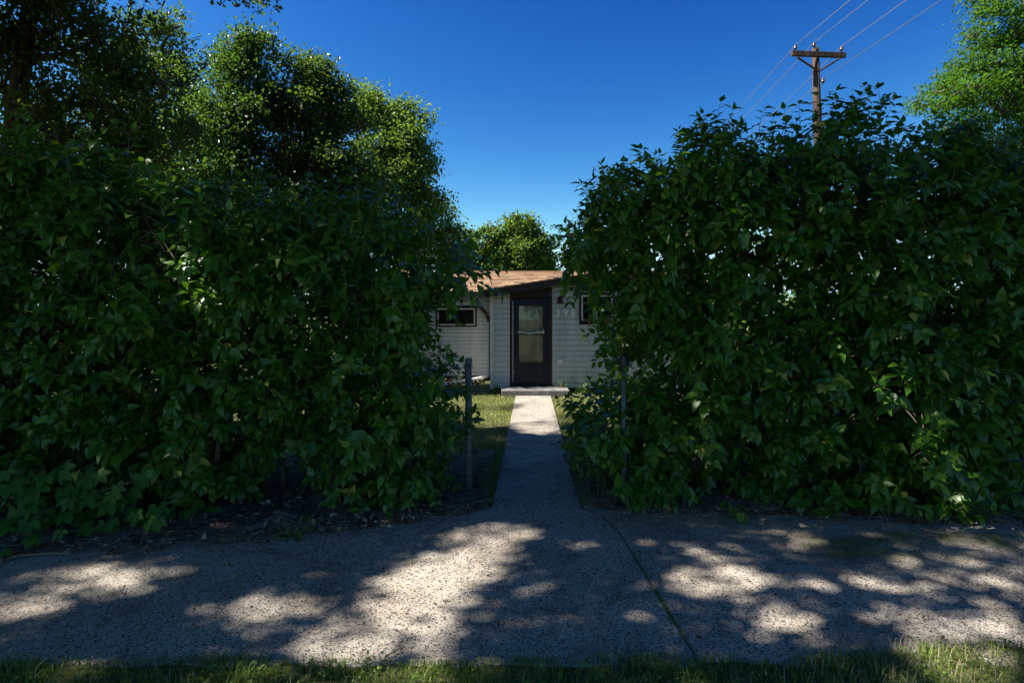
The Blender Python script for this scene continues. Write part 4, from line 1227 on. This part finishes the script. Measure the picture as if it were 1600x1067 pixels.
# creeper along the left sidewalk edge
def palmate(L_=.1):
    V, f = [], []
    for ang, s_ in ((0, 1), (48, .88), (-48, .88), (100, .6), (-100, .6)):
        a_ = math.radians(ang)
        base_ = np.array([(0, .06), (-.17, .42), (-.13, .75), (0, 1.0), (.13, .75), (.17, .42), (0, .5)])
        zz = np.array([.02, .05, -.02, -.16, -.02, .05, .0])
        c_, s2 = math.cos(a_), math.sin(a_)
        n_ = len(V)
        for (x, y), z in zip(base_ * s_, zz * s_): V.append((x * 1.6 * c_ + y * s2, y * c_ - x * 1.6 * s2, z))
        f += [(n_, n_ + 6, n_ + 1), (n_ + 1, n_ + 6, n_ + 2), (n_ + 2, n_ + 6, n_ + 3), (n_ + 3, n_ + 6, n_ + 4), (n_ + 4, n_ + 6, n_ + 5), (n_ + 5, n_ + 6, n_)]
    me = bpy.data.meshes.new('leaf'); me.from_pydata(V, [], f); me.polygons.foreach_set('use_smooth', np.ones(len(f), bool)); me.materials.append(MAT['creeper'])
    return me
pm = palmate()
cb = np.array([-3.2, 4.45, 0])
cr = empty('creeper_vine', tuple(cb), label='five-leaved creeper trailing along the sidewalk edge at the lower left', cat='vine')
def put_leaf(p_, L_, yaw, tilt):
    o = bpy.data.objects.new('leaf', pm); COL.objects.link(o); o.parent = cr
    o.location = Vector(p_) - Vector(cb); o.rotation_euler = (Matrix.Rotation(abs(tilt[0]) + .15, 3, 'X') @ Matrix.Rotation(tilt[1], 3, 'Y') @ Matrix.Rotation(yaw, 3, 'Z')).to_euler(); o.scale = (L_,) * 3
pts = [(15, 872), (60, 862), (100, 852), (140, 842), (185, 832), (215, 826), (255, 815), (300, 812), (150, 822), (60, 838), (20, 845), (105, 822), (205, 808), (335, 806), (270, 800), (8, 815), (50, 800), (95, 795), (235, 796)]
for px, py in pts:
    g_ = G(px, py)
    put_leaf(g_ + (R.normal(0, .02), R.normal(0, .02), R.uniform(.05, .12)), R.uniform(.085, .13), R.uniform(2, 4.3), (R.uniform(.15, .7), R.normal(0, .25)))
for k in range(60):
    px, py = R.uniform(-40, 250), R.uniform(725, 835); p_ = W(px, py + 0, R.uniform(4.45, 4.75))
    if p_[2] < .03: continue
    put_leaf(p_, R.uniform(.10, .15), R.uniform(2.4, 4.2), (R.uniform(.5, 1.2), R.normal(0, .3)))
m = MB(); P = np.array([G(x, y) + (0, 0, .025) for x, y in ((5, 866), (70, 852), (150, 834), (230, 812), (300, 806), (345, 800))]); m.tube(P, .004, 5)
P = np.array([G(20, 850) + (0, .1, .02), W(60, 800, 4.6), W(150, 770, 4.7), W(230, 745, 4.75)]); m.tube(P, .006, 5)
m.build('vine_stem', MAT['stem'], cr)

# ------------------------------------------------------------------ grass
def blades(name, P, h, wd, mat, lean=.35, flatlie=False, **k):
    n = len(P)
    yaw = R.random(n) * 2 * math.pi
    d = np.stack([np.cos(yaw), np.sin(yaw), np.zeros(n)], -1)
    s = np.stack([-np.sin(yaw), np.cos(yaw), np.zeros(n)], -1)
    ln = np.abs(R.normal(0, lean, n))[:, None]
    h = h[:, None]; wd = wd[:, None]
    up = np.array([0, 0, 1.0])
    if flatlie:
        mid = P + d * h * .5 + up * .006; tip = P + d * h + up * R.uniform(0, .012, (n, 1))
    else:
        mid = P + up * h * .55 + d * h * ln * .35; tip = P + up * h * (1 - ln * .35).clip(.3) + d * h * ln * 1.1
    V = np.stack([P - s * wd, P + s * wd, mid - s * wd * .8, mid + s * wd * .8, tip], 1)
    f0 = np.array([(0, 1, 3), (0, 3, 2), (2, 3, 4)])
    f = f0[None] + (np.arange(n) * 5)[:, None, None]
    return mesh_np(name, V.reshape(-1, 3), f.reshape(-1, 3), mat, kind='stuff', **k)


def gedge(x):
    return 2.90 + wob(x, .035) + float(np.interp(x, [-3, 1.2, 1.8, 2.4, 3.4], [-.02, 0, .05, .12, .10]))
n = 52000
X = R.uniform(-3.6, 3.8, n); e_ = np.array([gedge(x) for x in X]); Y = e_ - R.random(n) ** 1.15 * 1.1 + R.normal(0, .012, n)
tuft = .5 + .5 * np.sin(X * 9 + 2 * np.sin(Y * 7)) * np.sin(Y * 11 + X * 3)
kp = R.random(n) < .35 + .65 * tuft
X, Y, tuft = X[kp], Y[kp], tuft[kp]
n = len(X)
Pg = np.stack([X, Y, np.full(n, -.015)], -1)
blades('grass_verge', Pg, R.uniform(.028, .082, n) * (.65 + .6 * tuft), R.uniform(.0012, .0028, n), MAT['grass'], .5, label='green grass verge along the bottom edge of the sidewalk')
n = 4200
X = R.uniform(-3.6, 3.8, n); X[: n // 2] = R.uniform(1.4, 3.7, n // 2)
Y = np.array([gedge(x) for x in X]) - R.random(n) * .7 + .02
blades('straw', np.stack([X, Y, np.full(n, -.01)], -1), R.uniform(.05, .12, n), R.uniform(.001, .002, n), MAT['straw'], 1.1)
n = 5200
X = R.uniform(-3.6, 3.8, n); X = X + .12 * np.sin(X * 23)
Y = np.array([gedge(x) for x in X]) - R.random(n) * .8 + .01
Pc = np.stack([X, Y, R.uniform(.004, .045, n)], -1)
V, f = scatter_multi(LT, Pc, R.normal(size=(n, 3)) * (1, 1, .4), np.array([0, 0, 1.0]) + R.normal(0, .3, (n, 3)), R.uniform(.010, .026, n))
mesh_np('clover_leaves', V, f, MAT['grass'], smooth=True, kind='stuff')
# raised verge soil
xs = np.linspace(-8, 8, 120)
sheet('verge_soil', xs, [-1.5] * 120, [gedge(x) - .01 for x in xs], 20, lambda x, y, t: -.004 - .012 * min(1, (1 - t) * 8) + .006 * math.sin(x * 11 + y * 7), MAT['turf'], kind='structure')
# lawn on both sides of the path
n = 60000
Y = 6.9 + R.random(n) ** 1.2 * 6.6; X = R.uniform(-3.4, 3.6, n)
kp = ((X < np.array([pl(y) for y in Y]) + .015) | (X > np.array([pr(y) for y in Y]) - .015)) & ~((Y > 12.68) & (X > -.26) & (X < 1.31))
kp &= ~((X < -.3) & (Y < 7.3)) & ~((X > .8) & (Y < 7.1))
kp &= (Y < 12.85) | (R.random(n) < .25)
X, Y = X[kp], Y[kp]; n = len(X)
blades('lawn_grass', np.stack([X, Y, np.full(n, -.045)], -1), R.uniform(.035, .08, n), R.uniform(.002, .0045, n), MAT['lawn'], .6, label='patchy sunlit lawn either side of the front path')
n = 3200
Y = R.uniform(5.35, 8.0, n); sd_ = R.random(n) < .55
X = np.where(sd_, np.array([pl(y) for y in Y]) - np.abs(R.normal(0, .16, n)), np.array([pr(y) for y in Y]) + np.abs(R.normal(0, .06, n)))
blades('path_edge_grass', np.stack([X, Y, np.full(n, -.01)], -1), R.uniform(.03, .09, n), R.uniform(.0012, .003, n), MAT['grass'], .8)
# tufts in the joint
n = 500
Y = R.uniform(3.1, 4.3, n) ; Y[:260] = R.normal(3.42, .10, 260)
X = np.array([jx(y) for y in Y]) + R.normal(0, .007, n)
blades('joint_grass', np.stack([X, Y, np.full(n, -.012)], -1), R.uniform(.006, .022, n), R.uniform(.001, .002, n), MAT['grass'], .9)
# dry clippings on the right part of the walk
pts = []
for cx, cy, rx, ry, k in ((1330, 852, 70, 10, 700), (1420, 862, 90, 14, 500), (1450, 840, 150, 10, 900), (1130, 815, 160, 10, 700), (1330, 868, 60, 6, 300), (1560, 850, 60, 25, 350), (1230, 835, 200, 20, 260), (820, 790, 60, 15, 90)):
    a_ = R.normal(0, .5, (k, 2))
    for u, v in a_:
        pts.append(G(cx + u * rx, min(1000, cy + v * ry)) + (0, 0, .004))
pts = np.array(pts)
pts = pts[R.permutation(len(pts))[:1500]] + R.normal(0, .02, (1500, 3)) * (1, 1, 0) + np.stack([np.zeros(1500), np.zeros(1500), R.uniform(0, .012, 1500)], -1)
blades('grass_clippings', pts, R.uniform(.05, .16, len(pts)), R.uniform(.0013, .0024, len(pts)), MAT['straw'], flatlie=True, label='dry cut grass strewn on the right part of the sidewalk')
n = 700
gp = pts[R.integers(0, 60, n)] + R.normal(0, .04, (n, 3)) * (1, .6, 0)
blades('green_clippings', gp, R.uniform(.03, .08, n), R.uniform(.0015, .003, n), MAT['grass'], flatlie=True)

# ------------------------------------------------------------------ leaf litter and twigs
def lsize(n):
    return .016 + .062 * R.random(n) ** 2.6


def litter(name, P, L0, L1, mat, **k):
    n = len(P)
    V0 = np.array([(0, 0, 0), (-.28, .3, .16), (-.2, .7, .12), (0, 1, .05), (.2, .7, .15), (.28, .3, .1), (0, .5, -.02)])
    f0 = np.array([(0, 6, 1), (1, 6, 2), (2, 6, 3), (3, 6, 4), (4, 6, 5), (5, 6, 0)])
    A = R.normal(size=(n, 3)) * (1, 1, .35); Nn = np.array([0, 0, 1.0]) + R.normal(0, .45, (n, 3))
    V, f = scatter((V0, f0), P, A, Nn, L0 if L1 is None else R.uniform(L0, L1, n))
    return mesh_np(name, V, f, mat, smooth=True, kind='stuff', **k)
n = 3600
X = R.uniform(-4.6, -.3, n); e_ = np.array([left_edge(x) for x in X]); Y = e_ - .05 + R.random(n) ** 1.4 * 1.3
litter('leaf_litter', np.stack([X, Y, np.full(n, .022) + R.random(n) * .022], -1), lsize(n), None, MAT['litter'], label='dry brown leaves and debris under the left hedge')
n = 3400
X = R.uniform(.85, 5.4, n); e_ = np.array([right_edge(x) for x in X]); Y = e_ - .06 + R.random(n) ** 1.4 * 1.0
litter('leaf_litter', np.stack([X, Y, np.full(n, .018) + R.random(n) * .02], -1), .015, .045, MAT['litter'], label='dry brown leaves under the right hedge')
n = 520
X = R.uniform(-3, 3.6, n); Y = R.uniform(2.95, 5.0, n)
litter('crumbs', np.stack([X, Y, np.full(n, .003)], -1), lsize(n) * .42, None, MAT['litter'])
n = 700
X = R.uniform(-2.6, -.75, n); Y = R.uniform(14.6, 16.1, n)
litter('leaf_litter', np.stack([X, Y, np.full(n, -.01) + R.random(n) * .05], -1), .04, .09, MAT['litter'], label='brown leaves along the recessed left wall')
# fine twigs lying about (too many to tell apart)
n = 1100
X = np.concatenate([R.uniform(-4.2, -.35, n - 360), R.uniform(.9, 5, 360)])
Y = np.array([(left_edge(x) if x < 0 else right_edge(x)) for x in X]) + R.normal(.12, .16, n)
a_ = R.random(n) * math.pi; ln_ = R.uniform(.05, .28, n)[:, None]
A_ = np.stack([X, Y, np.full(n, .035)], -1); B_ = A_ + np.stack([np.cos(a_), np.sin(a_) * .6, R.normal(0, .05, n)], -1) * ln_
V, f = seg_tubes(A_, B_, R.uniform(.001, .0032, n), R.uniform(.0006, .0018, n))
mesh_np('twig_litter', V, f, MAT['twig'], kind='stuff')
def stick(pp, r, label, branches=()):
    P = np.array([G(x, y) + (0, 0, .012 + dz) for x, y, dz in pp])
    e = empty('fallen_twig', tuple(P[0]), label=label, cat='twig', group='fallen twigs on the sidewalk')
    MB().tube(P, np.linspace(r, r * .45, len(P)), 6).build('twig_stem', MAT['twig'], e, smooth=True)
    for br in branches:
        Q = np.array([G(x, y) + (0, 0, .012 + dz) for x, y, dz in br])
        MB().tube(Q, np.linspace(r * .6, r * .3, len(Q)), 5).build('side_twig', MAT['twig'], e, smooth=True)
stick([(372, 842, .03), (392, 850, .01), (410, 858, .0), (428, 861, 0)], .007, 'bent bare twig on the sidewalk below the left hedge', [[(392, 850, .01), (378, 856, .02), (365, 860, .0)]])
stick([(0, 876, 0), (35, 872, .01), (70, 868, .005), (108, 866, .0)], .011, 'flat pale stick at the left edge of the sidewalk')
stick([(655, 836, .0), (680, 826, .02), (705, 814, .03)], .005, 'dark forked twig casting a shadow right of the left hedge', [[(680, 826, .02), (700, 828, .02), (712, 812, .04)]])
stick([(602, 1030, 0), (618, 1022, .01), (634, 1013, 0)], .004, 'short dark stick near the grass verge')
stick([(56, 976, 0), (72, 968, .004), (88, 959, 0)], .003, 'thin twig alone on the left part of the sidewalk')
for px, py, s_, lb in ((783, 921, .018, 'dark seed clump in the sunlit middle of the sidewalk'), (697, 940, .011, 'small dark crumb left of the seed clump'), (355, 884, .02, 'brown clod below the seedling on the sidewalk'), (195, 928, .010, 'dark crumb on the left sunlit part of the sidewalk')):
    g_ = G(px, py)
    m = MB()
    for k in range(7):
        c_ = g_ + R.normal(0, s_ * .5, 3) * (1.4, 1, .4) + (0, 0, s_ * .45)
        m.tube([c_ - (s_ * .4, 0, 0), c_, c_ + (s_ * .4, s_ * .2, 0)], [s_ * .2, s_ * .5, s_ * .15], 6)
    tag(m.build('seed_clump', MAT['twig']), lb, 'debris', 'bits of debris on the sidewalk')
tris = sum(sum(len(p_.vertices) - 2 for p_ in o.data.polygons) for o in COL.objects if o.type == 'MESH' and o.data.users == 1 and len(o.data.polygons) < 3000) + sum(len(o.data.polygons) for o in COL.objects if o.type == 'MESH' and len(o.data.polygons) >= 3000)
print('triangles', tris, 'objects', len(COL.objects))
